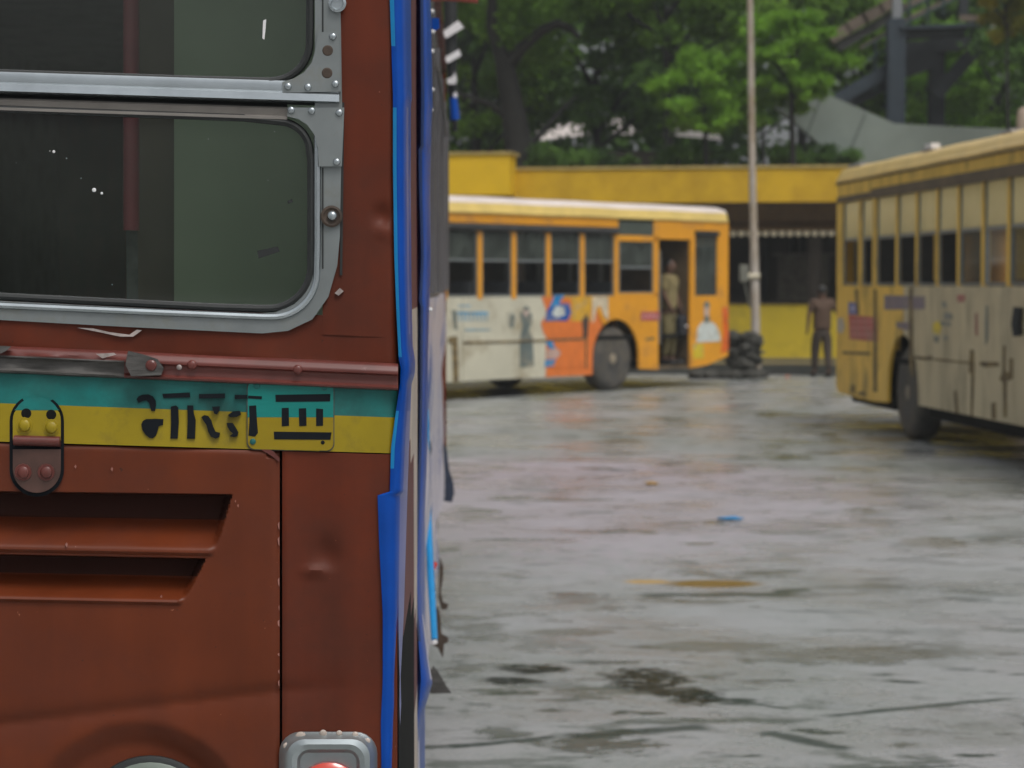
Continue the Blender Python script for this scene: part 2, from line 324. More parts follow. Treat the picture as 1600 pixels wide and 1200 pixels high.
    # long cracks / joints
    def line(p0, p1, wd):
        a, b = ground(*p0), ground(*p1); d = (b-a); L = d.length; ang = math.atan2(d.y, d.x); mid = (a+b)/2
        mp = n.new('ShaderNodeMapping'); mp.vector_type = 'TEXTURE'; mp.inputs['Location'].default_value = (mid.x, mid.y-GY, 0); mp.inputs['Rotation'].default_value = (0, 0, ang); mp.inputs['Scale'].default_value = (L/2, wd, 1)
        l.new(tc.outputs['Object'], mp.inputs[0])
        wv = n.new('ShaderNodeVectorMath'); wv.operation = 'ADD'; l.new(mp.outputs[0], wv.inputs[0])
        nn = n.new('ShaderNodeTexNoise'); nn.inputs['Scale'].default_value = 3; nn.inputs['Detail'].default_value = 5; l.new(tc.outputs['Object'], nn.inputs['Vector'])
        sc = n.new('ShaderNodeVectorMath'); sc.operation = 'MULTIPLY_ADD'; l.new(nn.outputs['Color'], sc.inputs[0]); sc.inputs[1].default_value = (.2, 4, 0); sc.inputs[2].default_value = (-.1, -2, 0); l.new(sc.outputs[0], wv.inputs[1])
        sx = n.new('ShaderNodeSeparateXYZ'); l.new(wv.outputs[0], sx.inputs[0])
        def ab(o):
            q = n.new('ShaderNodeMath'); q.operation = 'ABSOLUTE'; l.new(o, q.inputs[0]); return q.outputs[0]
        return mul(rng(ab(sx.outputs[0]), .8, 1, 1, 0), rng(ab(sx.outputs[1]), .5, 1.2, 1, 0))
    for a in (((870, 1153), (1115, 1134), .075), ((690, 1168), (880, 1152), .04), ((1190, 1142), (1340, 1170), .05), ((1270, 1120), (1600, 1092), .04), ((990, 930), (1260, 930), .10), ((1060, 1080), (1240, 1110), .015), ((1210, 925), (1270, 922), .06)):
        c = mix(mul(line(*a), .85), c, (.025, .04, .03))
    l.new(c, p.inputs['Base Color'])
    rr = n.new('ShaderNodeMath'); rr.operation = 'MULTIPLY_ADD'; l.new(rng(noise(.9, 6, .6, 21), .42, .6), rr.inputs[0]); rr.inputs[1].default_value = .26; rr.inputs[2].default_value = .19; 
    rm = n.new('ShaderNodeMix'); rm.data_type = 'FLOAT'; l.new(pud, rm.inputs[0]); l.new(rr.outputs[0], rm.inputs[2]); rm.inputs[3].default_value = .17; l.new(rm.outputs[0], p.inputs['Roughness'])
    b1 = n.new('ShaderNodeBump'); b1.inputs['Distance'].default_value = .05; b1.inputs['Strength'].default_value = 1; l.new(noise(1.1, 4, .5, 31), b1.inputs['Height'])
    b2 = n.new('ShaderNodeBump'); b2.inputs['Distance'].default_value = .004; b2.inputs['Strength'].default_value = 1; l.new(noise(28, 4, .7, 2), b2.inputs['Height']); l.new(b1.outputs[0], b2.inputs['Normal'])
    l.new(b2.outputs[0], p.inputs['Normal']); bw = n.new('ShaderNodeRGBToBW'); l.new(c, bw.inputs[0]); l.new(rng(bw.outputs[0], .04, .20, .04, .62), p.inputs['Specular IOR Level'])
    return m
GY = 100
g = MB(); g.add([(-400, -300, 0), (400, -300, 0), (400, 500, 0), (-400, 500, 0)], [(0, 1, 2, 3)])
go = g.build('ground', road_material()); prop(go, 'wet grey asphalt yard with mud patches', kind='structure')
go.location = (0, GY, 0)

# ================================================================ RED BUS (foreground)
RY = 3.6
RB = empty('red_bus', at(-600, 445, RY).xy.to_3d()+Vector((0, 0, 0)), 0, 'dark red bus seen close from behind with teal and yellow band and blue corner edge', 'bus')
def fp(px, py, h=0): return at(px, py, RY-h/1000.0)      # h = how far proud of the rear face, in mm
def slope(v): return interp(v, [(-1000, .03), (150, .032), (480, .045), (580, .045), (632, .036), (690, .03), (770, .012), (860, .02), (940, .02), (1800, .0)])
def hfield(name, pxs, vs, hfun, mats, mfun=None, parent=RB, xr=None):
    mb = MB(); grid = []
    for v in vs:
        for x in pxs:
            grid.append(fp(x, v+slope(v)*x, hfun(x, v)))
    n = len(pxs)
    for i in range(len(vs)-1):
        for j in range(n-1):
            a = i*n+j; mb.f.append((a, a+n, a+n+1, a+1)); mb.m.append(mfun((pxs[j]+pxs[j+1])/2, (vs[i]+vs[i+1])/2) if mfun else 0)
    mb.v = [tuple(p) for p in grid]; return mb.build(name, mats, parent, smooth=True)
def ar(a, b, st): return list(np.arange(a, b, st))+[b]
def ppoly(mb, pts, h1, h0=-2, mi=0): mb.prism([fp(x, y, h1) for x, y in pts], [fp(x, y, h0) for x, y in pts], mi)
def disc(mb, x, y, r, prof, mi=0, k=20):                   # prof (h, radius fraction)
    vs = [fp(x+r*q*math.cos(2*math.pi*j/k), y+r*q*math.sin(2*math.pi*j/k), h) for h, q in prof for j in range(k)]
    m = len(prof); mb.add(vs, [(i*k+j, i*k+(j+1) % k, (i+1)*k+(j+1) % k, (i+1)*k+j) for i in range(m-1) for j in range(k)]+[tuple((m-1)*k+j for j in range(k))], mi)
def dome(mb, x, y, r, h=4, mi=0, h0=0): disc(mb, x, y, r, [(h0, 1), (h0+h*.5, .92), (h0+h*.85, .65), (h0+h, .25)], mi, 14)
def rrect(x0, x1, y0, y1, r, k=6):
    pts = []
    for cx, cy, a0 in ((x1-r, y0+r, -90), (x1-r, y1-r, 0), (x0+r, y1-r, 90), (x0+r, y0+r, 180)):
        for i in range(k+1):
            a = R(a0+90*i/k); pts.append((cx+r*math.cos(a), cy+r*math.sin(a)))
    return pts
def nest(mb, loops, mi=0):                                  # loops: (points, h)
    k = len(loops[0][0]); vs = [fp(x, y, h) for pts, h in loops for x, y in pts]
    mb.add(vs, [(i*k+j, i*k+(j+1) % k, (i+1)*k+(j+1) % k, (i+1)*k+j) for i in range(len(loops)-1) for j in range(k)]+[tuple((len(loops)-1)*k+j for j in range(k))], mi)
def gs(x, y, cx, cy, sx, sy): return math.exp(-((x-cx)/sx)**2-((y-cy)/sy)**2)
def corner(x): return -max(0, x-606)**2*.05
# corner pillar beside the window
hfield('corner_pillar', ar(504, 624, 4), [-1050, -800, -500, -250]+ar(-60, 500, 8), lambda x, v: corner(x)+1.2*math.sin(v*.018+x*.02)-8*gs(x, v+.04*x, 598, 338, 15, 14)+4*gs(x, v+.04*x, 600, 362, 14, 9), RED)
# sill strip under the window and painted band
def hb(x, v):
    h = corner(x)
    if 575 < v < 700: h += 2.5*gs(x, v, 150, 600, 90, 22)-3*gs(x, v, 330, 640, 60, 30)+1.5*math.sin(x*.03)-1.2*gs(x, v, 560, 640, 3, 60)
    if v < 545: h += 1.5*math.sin(x*.02+1)
    return h
hfield('rear_sill_panel', [-1900, -1500, -1000, -600, -300, -120]+ar(-60, 621, 6), ar(470, 545, 7), hb, RED)
hfield('painted_band', [-1900, -1500, -1000, -600, -300, -120]+ar(-60, 621, 6), [575, 582, 590, 598, 606, 614, 622, 630, 630.2, 638, 646, 654, 662, 670, 678, 686, 690], hb, [TEAL, YEL], lambda x, v: 0 if v < 630.1 else 1)
# belt rail
def hr(x, v):
    base = interp(v, [(540, 0), (542, 7), (546, 10), (553, 15), (557, 15), (560, 9), (566, 7), (574, 8), (578, 13), (581, 12), (583, 0)])
    if x < 216: base += (3*math.sin(x*.05+v*.1)+3*gs(x, v, 150, 560, 25, 8)) if v > 552 else 0
    return base+1.5*math.sin(x*.013)
hfield('belt_rail', [-1900, -1500, -1000, -600, -300, -120]+ar(-60, 180, 5)+ar(184, 216, 5)+ar(222, 622, 6), [540, 541, 543, 546, 550, 553, 555, 557, 560, 563, 566, 570, 574, 576, 578, 581, 583], hr, [RAILRED, RUBG], lambda x, v: 1 if (x < 193 and v > 555) else 0)
m = MB()
for x in (-420, -180, 300, 465): dome(m, x, 557+x*.045, 8, 5, 0, 13)
split_build(m, 'rail_bolt', RAILRED, RB, smooth=True)
m = MB(); ppoly(m, [(200, 548), (222, 553), (246, 561), (256, 575), (252, 586), (205, 588), (196, 570)], 26, 10); dome(m, 236, 571, 9, 4, 1, 26); m.build('broken_rail_cap', [RUBG, RAILRED], RB)
m = MB(); ppoly(m, [(-4, 540), (18, 541), (10, 548), (2, 552), (-4, 552)], 26, 14); m.build('torn_rubber_end', RUBG, RB)
m = MB(); dome(m, 280, 574, 4.5, 3, 0, 14); ppoly(m, [(150, 553), (178, 551), (182, 554), (160, 560)], 22, 20); ppoly(m, [(523, 458), (531, 450), (537, 455), (529, 462)], 5, 0)
ppoly(m, [(120, 512), (145, 513), (172, 519), (202, 523), (214, 515), (222, 516), (208, 526), (188, 526), (150, 518)], 4, 0); split_build(m, 'chipped_metal', mat('bare_scraped_metal', (.36, .30, .28), .45, var=.4, scale=60), RB)
# engine hood with louvres
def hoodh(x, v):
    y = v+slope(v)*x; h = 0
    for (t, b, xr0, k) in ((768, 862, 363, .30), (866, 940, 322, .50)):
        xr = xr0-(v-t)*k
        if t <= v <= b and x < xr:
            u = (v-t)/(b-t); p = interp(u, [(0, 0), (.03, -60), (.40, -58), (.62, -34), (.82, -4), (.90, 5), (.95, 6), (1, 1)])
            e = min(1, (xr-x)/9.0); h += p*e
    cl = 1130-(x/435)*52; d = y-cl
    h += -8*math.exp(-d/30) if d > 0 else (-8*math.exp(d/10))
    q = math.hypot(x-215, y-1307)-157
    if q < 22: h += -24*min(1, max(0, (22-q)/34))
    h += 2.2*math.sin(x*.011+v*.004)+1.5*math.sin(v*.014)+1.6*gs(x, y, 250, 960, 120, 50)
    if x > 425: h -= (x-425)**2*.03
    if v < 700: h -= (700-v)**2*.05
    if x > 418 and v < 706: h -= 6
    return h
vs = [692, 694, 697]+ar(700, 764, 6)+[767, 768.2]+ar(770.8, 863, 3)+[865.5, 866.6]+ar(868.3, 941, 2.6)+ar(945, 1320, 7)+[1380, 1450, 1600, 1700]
hfield('engine_hood', [-1700, -1200, -800, -400, -200]+ar(-60, 270, 8)+ar(273, 366, 3)+ar(370, 437, 5), vs, hoodh, [HOODRED, mat('shaded_louvre_paint', (.040, .012, .008), .7, spec=.15)], lambda x, v: 1 if any(t+1 < v < t+.40*(b-t) and x < xr-(v-t)*k for t, b, xr, k in ((768, 862, 363, .3), (866, 940, 322, .5))) else 0)  # deep louvre faces painted darker for the shade under the overhang
def cph(x, v):
    y = v+slope(v)*x; h = corner(x)
    h += -9*gs(x, y, 510, 866, 20, 24)+7*gs(x, y, 494, 893, 20, 7)
    cl = 1078-(x-435)*.06; d = y-cl; fade = max(0, 1-(x-440)/130)
    h += fade*(-6*math.exp(-d/26) if d > 0 else -6*math.exp(d/10))
    h += 1.6*math.sin(v*.013+x*.03)-2*gs(x, y, 600, 1000, 8, 60)
    if x < 446: h -= (446-x)**2*.12
    return h
hfield('corner_panel', ar(441, 621, 5), ar(692, 1330, 7)+[1400, 1500, 1700], cph, RED)
m = MB(); random.seed(5)
for y in (815, 838, 902, 945, 968, 1020, 1046, 1062):
    w_, h_ = random.uniform(1.2, 3.2), random.uniform(4, 16); ppoly(m, [(436.5, y), (436.5-w_, y+h_*.3), (436.5-w_*.6, y+h_*.8), (436.5, y+h_)], .4, -4)
for x, y, q in ((118, 729, 2), (175, 733, 2.2), (104, 851, 2.4), (118, 856, 2), (252, 932, 1.6), (372, 790, 1.8), (368, 783, 1.4), (300, 985, 1.5), (590, 720, 3), (593, 728, 3), (556, 812, 1.5)): ppoly(m, [(x-q, y), (x, y-q*1.6), (x+q*.8, y-q*.3), (x+q*.2, y+q*1.8)], 1.2 if x != 104 else 7, -4)
split_build(m, 'paint_chip', mat('exposed_pink_primer', (.34, .15, .12), .5), RB)
m = MB(); ppoly(m, [(412, 697), (428, 706), (437, 716), (436, 722), (424, 712), (408, 703)], 3, -6); m.build('dented_hood_corner', RAILRED, RB)
# lamp in the round recess
m = MB(); disc(m, 235, 1291, 112, [(-30, 1), (-14, .98), (-10, .9)], 0, 40); disc(m, 235, 1291, 100, [(-9, 1), (-4, .9), (2, .6), (4, .2)], 1, 40); m.build('round_lamp', [RUB, LENSG], RB, smooth=True)
# tail lamp
tl = MB(); LP = lambda i, r: rrect(443+i, 583-i, 1150+i, 1440-i, r)
nest(tl, [(LP(-7, 34), 0), (LP(-6, 34), 6), (LP(0, 30), 12), (LP(5, 28), 24), (LP(13, 26), 28), (LP(21, 20), 25), (LP(24, 16), 12), (LP(26, 14), 8)])
TL = tl.build('tail_lamp', CHROME, RB, smooth=True)
m = MB(); disc(m, 514, 1243, 54, [(8, 1), (20, .95), (26, .8), (29, .4)], 0, 32); m.build('lens', LENSR, TL, smooth=True)
m = MB(); disc(m, 514, 1352, 46, [(8, 1), (20, .95), (26, .8), (29, .4)], 0, 32); m.build('lens', LENSG, TL, smooth=True)
m = MB()
for x, y, r in ((470, 1152, 9), (505, 1146, 6), (530, 1146, 5), (555, 1148, 5), (448, 1166, 6), (574, 1158, 5)): dome(m, x, y, r, 3, 0, 9)
split_build(m, 'flaked_putty', CREAMP, TL, smooth=True)
# hinge
def capsule(x0, x1, y0, y1, ya, yb, k=9):
    r = (x1-x0)/2; cx = (x0+x1)/2; pts = []
    for i in range(2*k+1):
        a = math.pi+math.pi*i/(2*k); pts.append((cx+r*math.cos(a), y0+r+r*math.sin(a)))
    for i in range(2*k+1):
        a = math.pi*i/(2*k); pts.append((cx+r*math.cos(a), y1-r+r*math.sin(a)))
    return [(x, min(max(y, ya), yb)) for x, y in pts]
m = MB(); ppoly(m, capsule(15, 100, 616, 776, 616, 776), 1.5); HG = m.build('hood_hinge', BLACKP, RB)
for ya, yb, mm, hh in ((620, 641, TEAL, 7), (641.2, 688, YEL, 7), (702, 770, HINGE, 6)):
    m = MB(); c = capsule(20, 95, 620, 770, ya, yb); c2 = []
    for q in c:
        if not c2 or (abs(q[0]-c2[-1][0])+abs(q[1]-c2[-1][1])) > .4: c2.append(q)
    ppoly(m, c2, hh, 1); m.build('hinge_leaf', mm, HG)
m = MB(); m.tube([fp(22, 688, 8), fp(94, 690, 8)], .008, 12); m.build('hinge_pin', RAILRED, HG, smooth=True)
for x, y, a in ((38, 665, YEL), (80, 668, YEL), (36, 738, RAILRED), (72, 738, RAILRED)):
    m = MB(); disc(m, x, y, 11, [(6, 1.25), (8, 1.2), (8.2, .9), (13, .8), (15, .5)], 0, 12); m.build('bolt', a, HG, smooth=True)
m = MB(); disc(m, 41, 646, 8, [(7, 1), (7.6, .9)]); disc(m, 80, 648, 8, [(7, 1), (7.6, .9)]); split_build(m, 'bolt_hole', DARK, HG)
# number plate and stencilled lettering
cu = lambda pts: [(180+u*.2875, 560+v*.2875) for u, v in pts]
m = MB(); pl = rrect(387, 521, 596, 703, 12); sh = lambda d: [(x+(-d if x > 454 else d), y+(x-454)*.02+(-d if y > 650 else d)) for x, y in pl]
def clipy(pts, a, b): return [(x, min(max(y, a), b)) for x, y in pts]
PT, PY_ = MB(), MB()
top = clipy(sh(0), 0, 652); bot = clipy(sh(0), 652.2, 900)
def dd(p):
    o = []
    for q in p:
        if not o or abs(q[0]-o[-1][0])+abs(q[1]-o[-1][1]) > .3: o.append(q)
    return o
m = MB(); ppoly(m, dd(top), 3.2, -1, 0); ppoly(m, dd(bot), 3.2, -1, 1); m2 = [(x, y) for x, y in sh(-1.5)]; ppoly(m, m2, 1.0, -1, 2)
PLT = m.build('number_plate', [mat('plate_teal', (.001, .19, .165), .35, var=.12), mat('plate_yellow', (.27, .19, .001), .35, var=.1), RUBG], RB)
m = MB()
for q in ([(870, 198), (1170, 193), (1168, 234), (872, 236)], [(905, 270), (943, 268), (945, 366), (905, 370)], [(998, 272), (1038, 270), (1040, 366), (1000, 368)], [(1092, 272), (1130, 275), (1130, 366), (1092, 368)], [(862, 398), (1176, 402), (1170, 442), (864, 440)], [(728, 258), (766, 255), (770, 330), (776, 405), (760, 425), (724, 420), (730, 340)], [(722, 202), (798, 206), (796, 222), (722, 218)]): ppoly(m, cu(q), 3.9, 3.1)
dome(m, 180+1128*.2875, 560+457*.2875, 3.2, 1, 0, 3.2); split_build(m, 'stencilled_character', BLACKP, PLT)
m = MB()
for x, y in ((401, 603), (507, 606), (395, 690)): disc(m, x, y, 5, [(3, 1), (5, .9), (6, .5)], 0, 12)
split_build(m, 'screw', TEAL, PLT, smooth=True)
m = MB()
for q in ([(115, 222), (128, 205), (150, 197), (180, 195), (205, 206), (220, 230), (222, 255), (216, 287), (196, 285), (190, 262), (184, 242), (168, 228), (148, 232), (128, 242)],
          [(142, 358), (150, 340), (168, 330), (215, 328), (262, 330), (260, 362), (236, 368), (232, 390), (222, 418), (205, 434), (185, 432), (165, 415), (148, 390)],
          [(256, 192), (405, 185), (408, 212), (262, 216)], [(455, 194), (597, 190), (597, 216), (456, 218)], [(650, 198), (720, 198), (720, 219), (650, 222)],
          [(302, 262), (330, 255), (343, 266), (346, 345), (340, 436), (300, 436), (304, 350)], [(392, 255), (424, 256), (428, 300), (438, 335), (434, 437), (390, 436), (394, 340)],
          [(526, 262), (570, 260), (566, 285), (552, 305), (538, 300)], [(468, 318), (485, 308), (505, 312), (522, 335), (532, 368), (545, 398), (570, 404), (566, 428), (545, 436), (520, 425), (505, 398), (496, 362), (480, 340)],
          [(612, 308), (640, 288), (678, 284), (684, 305), (660, 318), (625, 320)], [(606, 350), (638, 350), (655, 375), (670, 402), (664, 424), (640, 428), (622, 422), (640, 408), (622, 392), (610, 372)]): ppoly(m, cu(q), 3.4, -4)
split_build(m, 'stencilled_lettering', BLACKP, RB)
# rear window
fr = MB(); pairs = [((-1100, 420), (-1100, 450)), ((0, 470), (0, 500)), ((200, 480), (200, 511)), ((400, 490), (410, 521)), ((430, 488), (450, 517)), ((460, 475), (488, 499)), ((480, 450), (513, 464)), ((490, 420), (527, 415)), ((493, 380), (531, 370)), ((493, 262), (533, 262)), ((492, 200), (535, 190)), ((492, -60), (531, -60)), ((490, -700), (528, -700)), ((470, -760), (500, -800)), ((-1100, -790), (-1100, -830))]
for (i0, o0), (i1, o1) in zip(pairs, pairs[1:]):
    fr.prism([fp(*i0, 5), fp(*i1, 5), fp(*o1, 6), fp(*o0, 6)], [fp(*i0, -8), fp(*i1, -8), fp(*o1, -3), fp(*o0, -3)])
WF = fr.build('rear_window_frame', ALU, RB)
sm = lambda pts, h: [fp(x, y, h) for x, y in pts]
arc = lambda cx, cy, r, a0, a1, k=10: [(cx+r*math.cos(R(a0+(a1-a0)*i/k)), cy+r*math.sin(R(a0+(a1-a0)*i/k))) for i in range(k+1)]
inner = [(-1100, 425), (0, 474), (200, 483), (340, 489), (410, 492)]+arc(424, 424, 68, 85, 0)+[(493, 380), (493, 200)]
m = MB(); m.tube(sm([(x+(3 if x > 400 else 0), y+3) for x, y in inner], 6), .0055, 8); m.build('bright_lip', ALUB, WF, smooth=True)
inner2 = [(-1100, 411), (0, 463), (200, 473), (340, 480), (405, 482)]+arc(420, 416, 66, 85, 0)+[(486, 380), (486, 250)]+arc(436, 238, 48, 0, -80)+[(380, 184), (0, 170)]
m = MB(); m.tube(sm(inner2, 2), .006, 8); inner3 = [(-200, 108), (0, 114), (300, 124), (420, 127)]+arc(424, 66, 60, 80, 0)+[(485, -60), (484, -600)]
m.tube(sm(inner3, 2), .006, 8); m.build('rubber_gasket', RUB, WF, smooth=True)
m = MB()
for y0, y1 in ((-200, 50), (262, 420)): ppoly(m, [(503, y0), (505.5, y0), (505.5, y1), (503, y1)], 6.6, 5)
ppoly(m, [(534, 160), (538, 160), (535, 430), (531, 430)], 3, -3); split_build(m, 'frame_groove', RUB, WF)
def hbar(x, v): return interp(v, [(108, -4), (110, 7), (116, 9), (128, 9), (131, 13), (142, 15), (145, 6), (149, -3), (153, 2), (156, 6), (160, 4), (166, 3), (168, 8), (172, 8), (174, -6)])
hfield('centre_bar', [-1100, -500, -60, 0, 150, 300, 449], [112, 114, 118, 128, 131, 142, 145, 149, 153, 156, 160, 166, 168, 172, 174], hbar, [ALUB, RUB, ALUD], lambda x, v: 0 if v < 144 else (1 if v < 153 else 2), WF)
hfield('centre_bar_end', [449, 490, 530], [112, 114, 118, 128, 131, 142, 145, 149], hbar, [ALUB, RUB], lambda x, v: 0 if v < 144 else 1, WF)
up = [(497, 50), (528, 50), (532, 90), (533, 143), (442, 145), (441, 128), (460, 122), (475, 113), (487, 98), (493, 78)]
lo = [(449, 168), (538, 168), (536, 215), (534, 260), (498, 260), (497, 232), (491, 210), (480, 195), (466, 186), (449, 182)]
for pts, riv, extra in ((up, ((450, 135), (481, 136), (524, 131), (520, 57)), ((512, 79), (511, 114))), (lo, ((455, 172), (487, 173), (530, 176), (526, 253)), ())):
    m = MB(); ppoly(m, pts, 13, 2); GP = m.build('corner_bracket', ALU, WF)
    m = MB()
    for x, y in riv: dome(m, x, y, 6, 4, 0, 13)
    split_build(m, 'rivet', ALUB, GP, smooth=True)
    if extra:
        m = MB()
        for x, y in extra: disc(m, x, y, 8.5, [(13, 1), (13.8, .8), (13.8, .5)], 0)
        split_build(m, 'rusty_bolt_hole', RUST, GP)
m = MB(); disc(m, 518, 338, 17, [(4, 1), (12, 1), (13, .8), (11, .65)], 0, 24); LK = m.build('window_lock', RUST, WF, smooth=True)
m = MB(); dome(m, 519, 337, 8, 7, 0, 11); m.build('lock_pin', ALUB, LK, smooth=True)
m = MB(); disc(m, 527, 5, 14, [(5, 1), (13, 1), (14, .7), (9, .6)], 0, 24); m.build('latch_ring', ALUB, WF, smooth=True)
m = MB(); m.add([fp(-1150, 480, -3), fp(500, 520, -3), fp(500, -760, -3), fp(-1150, -800, -3)], [(0, 1, 2, 3)]); GL = m.build('rear_window_glass', RGLASS, RB)
m = MB()
for _ in range(8):
    x = random.choice([random.uniform(0, 200), random.uniform(0, 480)]); y = random.uniform(200, 460); r = random.uniform(.5, 1.0)
    disc(m, x, y, r, [(-2.8, 1), (-2.2, .5)], 0, 6)
disc(m, 147, 297, 3.4, [(-2.8, 1), (-2, .6)], 0, 8); disc(m, 159, 302, 2.2, [(-2.8, 1), (-2, .6)], 0, 8); disc(m, 84, 237, 2.4, [(-2.8, 1), (-2, .6)], 0, 8)
ppoly(m, [(411, 32), (416, 30), (415, 45), (413, 62), (410, 60)], -2, -2.8); split_build(m, 'dried_fleck', WHITE, GL)
m = MB(); ppoly(m, [(402, 392), (420, 388), (434, 385), (437, 393), (422, 398), (404, 404)], -2, -2.8); ppoly(m, [(449, 314), (456, 311), (458, 316), (450, 318)], -2, -2.8); split_build(m, 'dark_smear', RUB, GL)
# inside behind the glass
def inp(px, py, d): return at(px, py, RY+d)
m = MB(); P = [(272, -400), (520, -400), (520, 540), (272, 540)]; m.prism([inp(x, y, .7) for x, y in P], [inp(x, y, .75) for x, y in P]); m.build('inner_board', BOARD, RB)
m = MB(); P = [(215, -400), (276, -400), (276, 560), (215, 560)]; m.prism([inp(x, y, .8) for x, y in P], [inp(x, y, .85) for x, y in P]); m.build('inner_post', BRNB, RB)
m = MB(); m.tube([inp(205, -400, .6), inp(205, 360, .6)], .0150, 12); m.build('grab_pole', POLER, RB, smooth=True)
m = MB(); P = [(197, 360), (215, 360), (217, 560), (199, 560)]; m.prism([inp(x, y, .62) for x, y in P], [inp(x, y, .65) for x, y in P]); m.build('pole_foot', mat('worn_pole_foot', (.06, .06, .055), .6, var=.5, scale=30), RB)
# shell: roof, floor, sides, front
SD = Vector((-.0217, 1, 0)).normalized()
def side_pt(px0, Y): return (px0-800)/F*RY+(-.0217)*(Y-RY)
XR = lambda Y: side_pt(621, Y); XL = lambda Y: side_pt(-1880, Y); YF = 14.7
m = MB()
def sh_box(xa, xb, ya, yb, za, zb, mi=0):
    vs = []
    for (xf, y) in ((xa, ya), (xb, ya), (xa, yb), (xb, yb)):
        for z in (za, zb): vs.append((xf(y), y, z))
    m.add(vs, [(0, 1, 3, 2), (4, 6, 7, 5), (0, 4, 5, 1), (2, 3, 7, 6), (0, 2, 6, 4), (1, 5, 7, 3)], mi)
I = .03
sh_box(lambda y: XL(y)+I, lambda y: XR(y)-I, RY+.06, YF-.06, .95, 1.0)
m.build('floor', DARK, RB)
m = MB(); sh_box(lambda y: XL(y), lambda y: XL(y)+.04, RY, YF, .38, 3.0); sh_box(lambda y: XL(y), lambda y: XR(y), YF-.05, YF, .38, 3.0); split_build(m, 'far_walls', RED, RB)
m = MB(); sh_box(lambda y: XL(y), lambda y: XR(y), RY, YF, 3.0, 3.06); m.build('roof', RED, RB)
m = MB(); sh_box(lambda y: XL(y)+.05, lambda y: XR(y)-.03, RY+.10, RY+.13, .5, 1.5); m.build('inner_bulkhead', DARK, RB)
m = MB(); P = [(-1900, -800), (525, -800), (525, -1000), (-1900, -1000)]; ppoly(m, P, 0, -40); P = [(-1900, 420), (-1100, 420), (-1100, -800), (-1900, -800)]; ppoly(m, P, 0, -40); split_build(m, 'upper_rear_panel', RED, RB)
# blue edge mouldings, lofted
AL = [(-700, 608), (0, 609), (60, 611), (150, 614), (260, 614), (400, 616), (480, 619), (560, 623), (575, 626), (600, 625), (640, 619), (700, 611), (768, 609), (774, 590), (840, 592), (900, 595), (960, 598), (1060, 598), (1130, 595), (1200, 596), (1700, 600)]
AR_ = [(-700, 642), (0, 642), (145, 643), (152, 644), (165, 642), (300, 642), (450, 643), (540, 645), (565, 649), (585, 648), (600, 643), (680, 640), (760, 637), (860, 634), (960, 631), (1060, 626), (1100, 627), (1200, 622), (1700, 615)]
BEND = {}
ys = [-1040, -700]+ar(-60, 1260, 6)+[1300, 1400, 1500, 1700]
def loft(name, cols, mats, mids, parent=RB, seg=None):
    mb = MB(); k = len(cols)
    for y in ys:
        for c in cols:
            px, Y = c(y); mb.v.append(tuple(at(px, y, Y)))
    for i in range(len(ys)-1):
        for j in range(k-1):
            a = i*k+j; mb.f.append((a, a+k, a+k+1, a+1)); mb.m.append(mids(j, (ys[i]+ys[i+1])/2))
    return mb.build(name, mats, parent, smooth=True)
def A(f, Y, dx=0): return lambda y: ((1-f)*interp(y, AL)+f*interp(y, AR_)+dx, Y)
def amid(j, y):
    if j == 0: return 1
    if j == 1: return 2 if (y < 75 or 165 < y < 560 or 640 < y < 735) else 1
    if j in (5, 6, 7): return 3 if (y > 640 and j > 5) or 165 < y < 520 and j == 6 else 1
    return 1 if j > 0 else 0
loft('blue_corner_moulding', [A(0, 3.5985), A(0, 3.5950), A(.2, 3.592), A(.34, 3.592), A(.5, 3.595), A(.62, 3.601), A(.76, 3.625), A(.86, 3.65), A(1, 3.71), A(1, 3.8, -2), lambda y: (632, 4.3)], [BLUED, BLUE, CYAN, LILAC], amid)
CL = [(-700, 650), (0, 650), (230, 651), (234, 646), (300, 648), (400, 652), (470, 648), (480, 652), (600, 652), (760, 648), (900, 643), (960, 646), (1040, 651), (1090, 650), (1130, 648), (1200, 643), (1700, 630)]
CR = [(-700, 674), (0, 673), (165, 676), (175, 675), (200, 674), (300, 672), (400, 673), (480, 671), (560, 669), (700, 668), (800, 664), (900, 660), (960, 661), (1040, 671), (1066, 676), (1080, 672), (1120, 660), (1140, 656), (1200, 650), (1700, 640)]
def Cc(f, Y, dx=0): return lambda y: ((1-f)*interp(y, CL)+f*interp(y, CR)+dx, Y)
loft('blue_door_moulding', [Cc(0, 5.4, -4), Cc(.02, 5.18), Cc(.3, 5.16), Cc(.5, 5.17), Cc(.75, 5.2), Cc(.9, 5.25), Cc(1, 5.33), Cc(1, 5.5, -1), lambda y: (664, 6.3)], [BLUE, BLUED, PALEV], lambda j, y: 1 if j < 3 and (y < 1000) else (2 if j in (5, 6) and y > 960 and y < 1060 else 0))
# side wall (zones: maroon near, cream/dark, then vinyl)
mb = MB(); Ysd = [3.62, 3.9, 4.2, 4.5, 4.8, 5.0, 5.2, 5.4, 5.7, 6, 6.4, 6.8, 7.2, 7.7, 8.2, 8.8, 9.5, 10.2, 11, 12, 13, 13.9, 14.7]
zs = ar(.4, 3.0, .05)
for z in zs:
    for Y in Ysd:
        o = .012*math.sin(z*5+Y*1.3)*min(1, max(0, (Y-5)/2))+.010*math.sin(z*11+Y*2.1)*min(1, max(0, (Y-6)))-(.0 if Y < 5.5 else .016)
        if z > 1.62 and Y > 6: o -= .02
        mb.v.append((XR(Y)+o, Y, z))
k = len(Ysd)
def zone(Y, z):
    py = 445+(1.65-z)*F/Y
    if Y < 5.3:
        if py < 465: return 0
        if py < 700: return 1
        if py < 960: return 1 if Y > 4.7 else 0
        return 3 if Y < 4.8 else (0 if py < 1090 else 1)
    if z > 1.62: return 2
    return 4
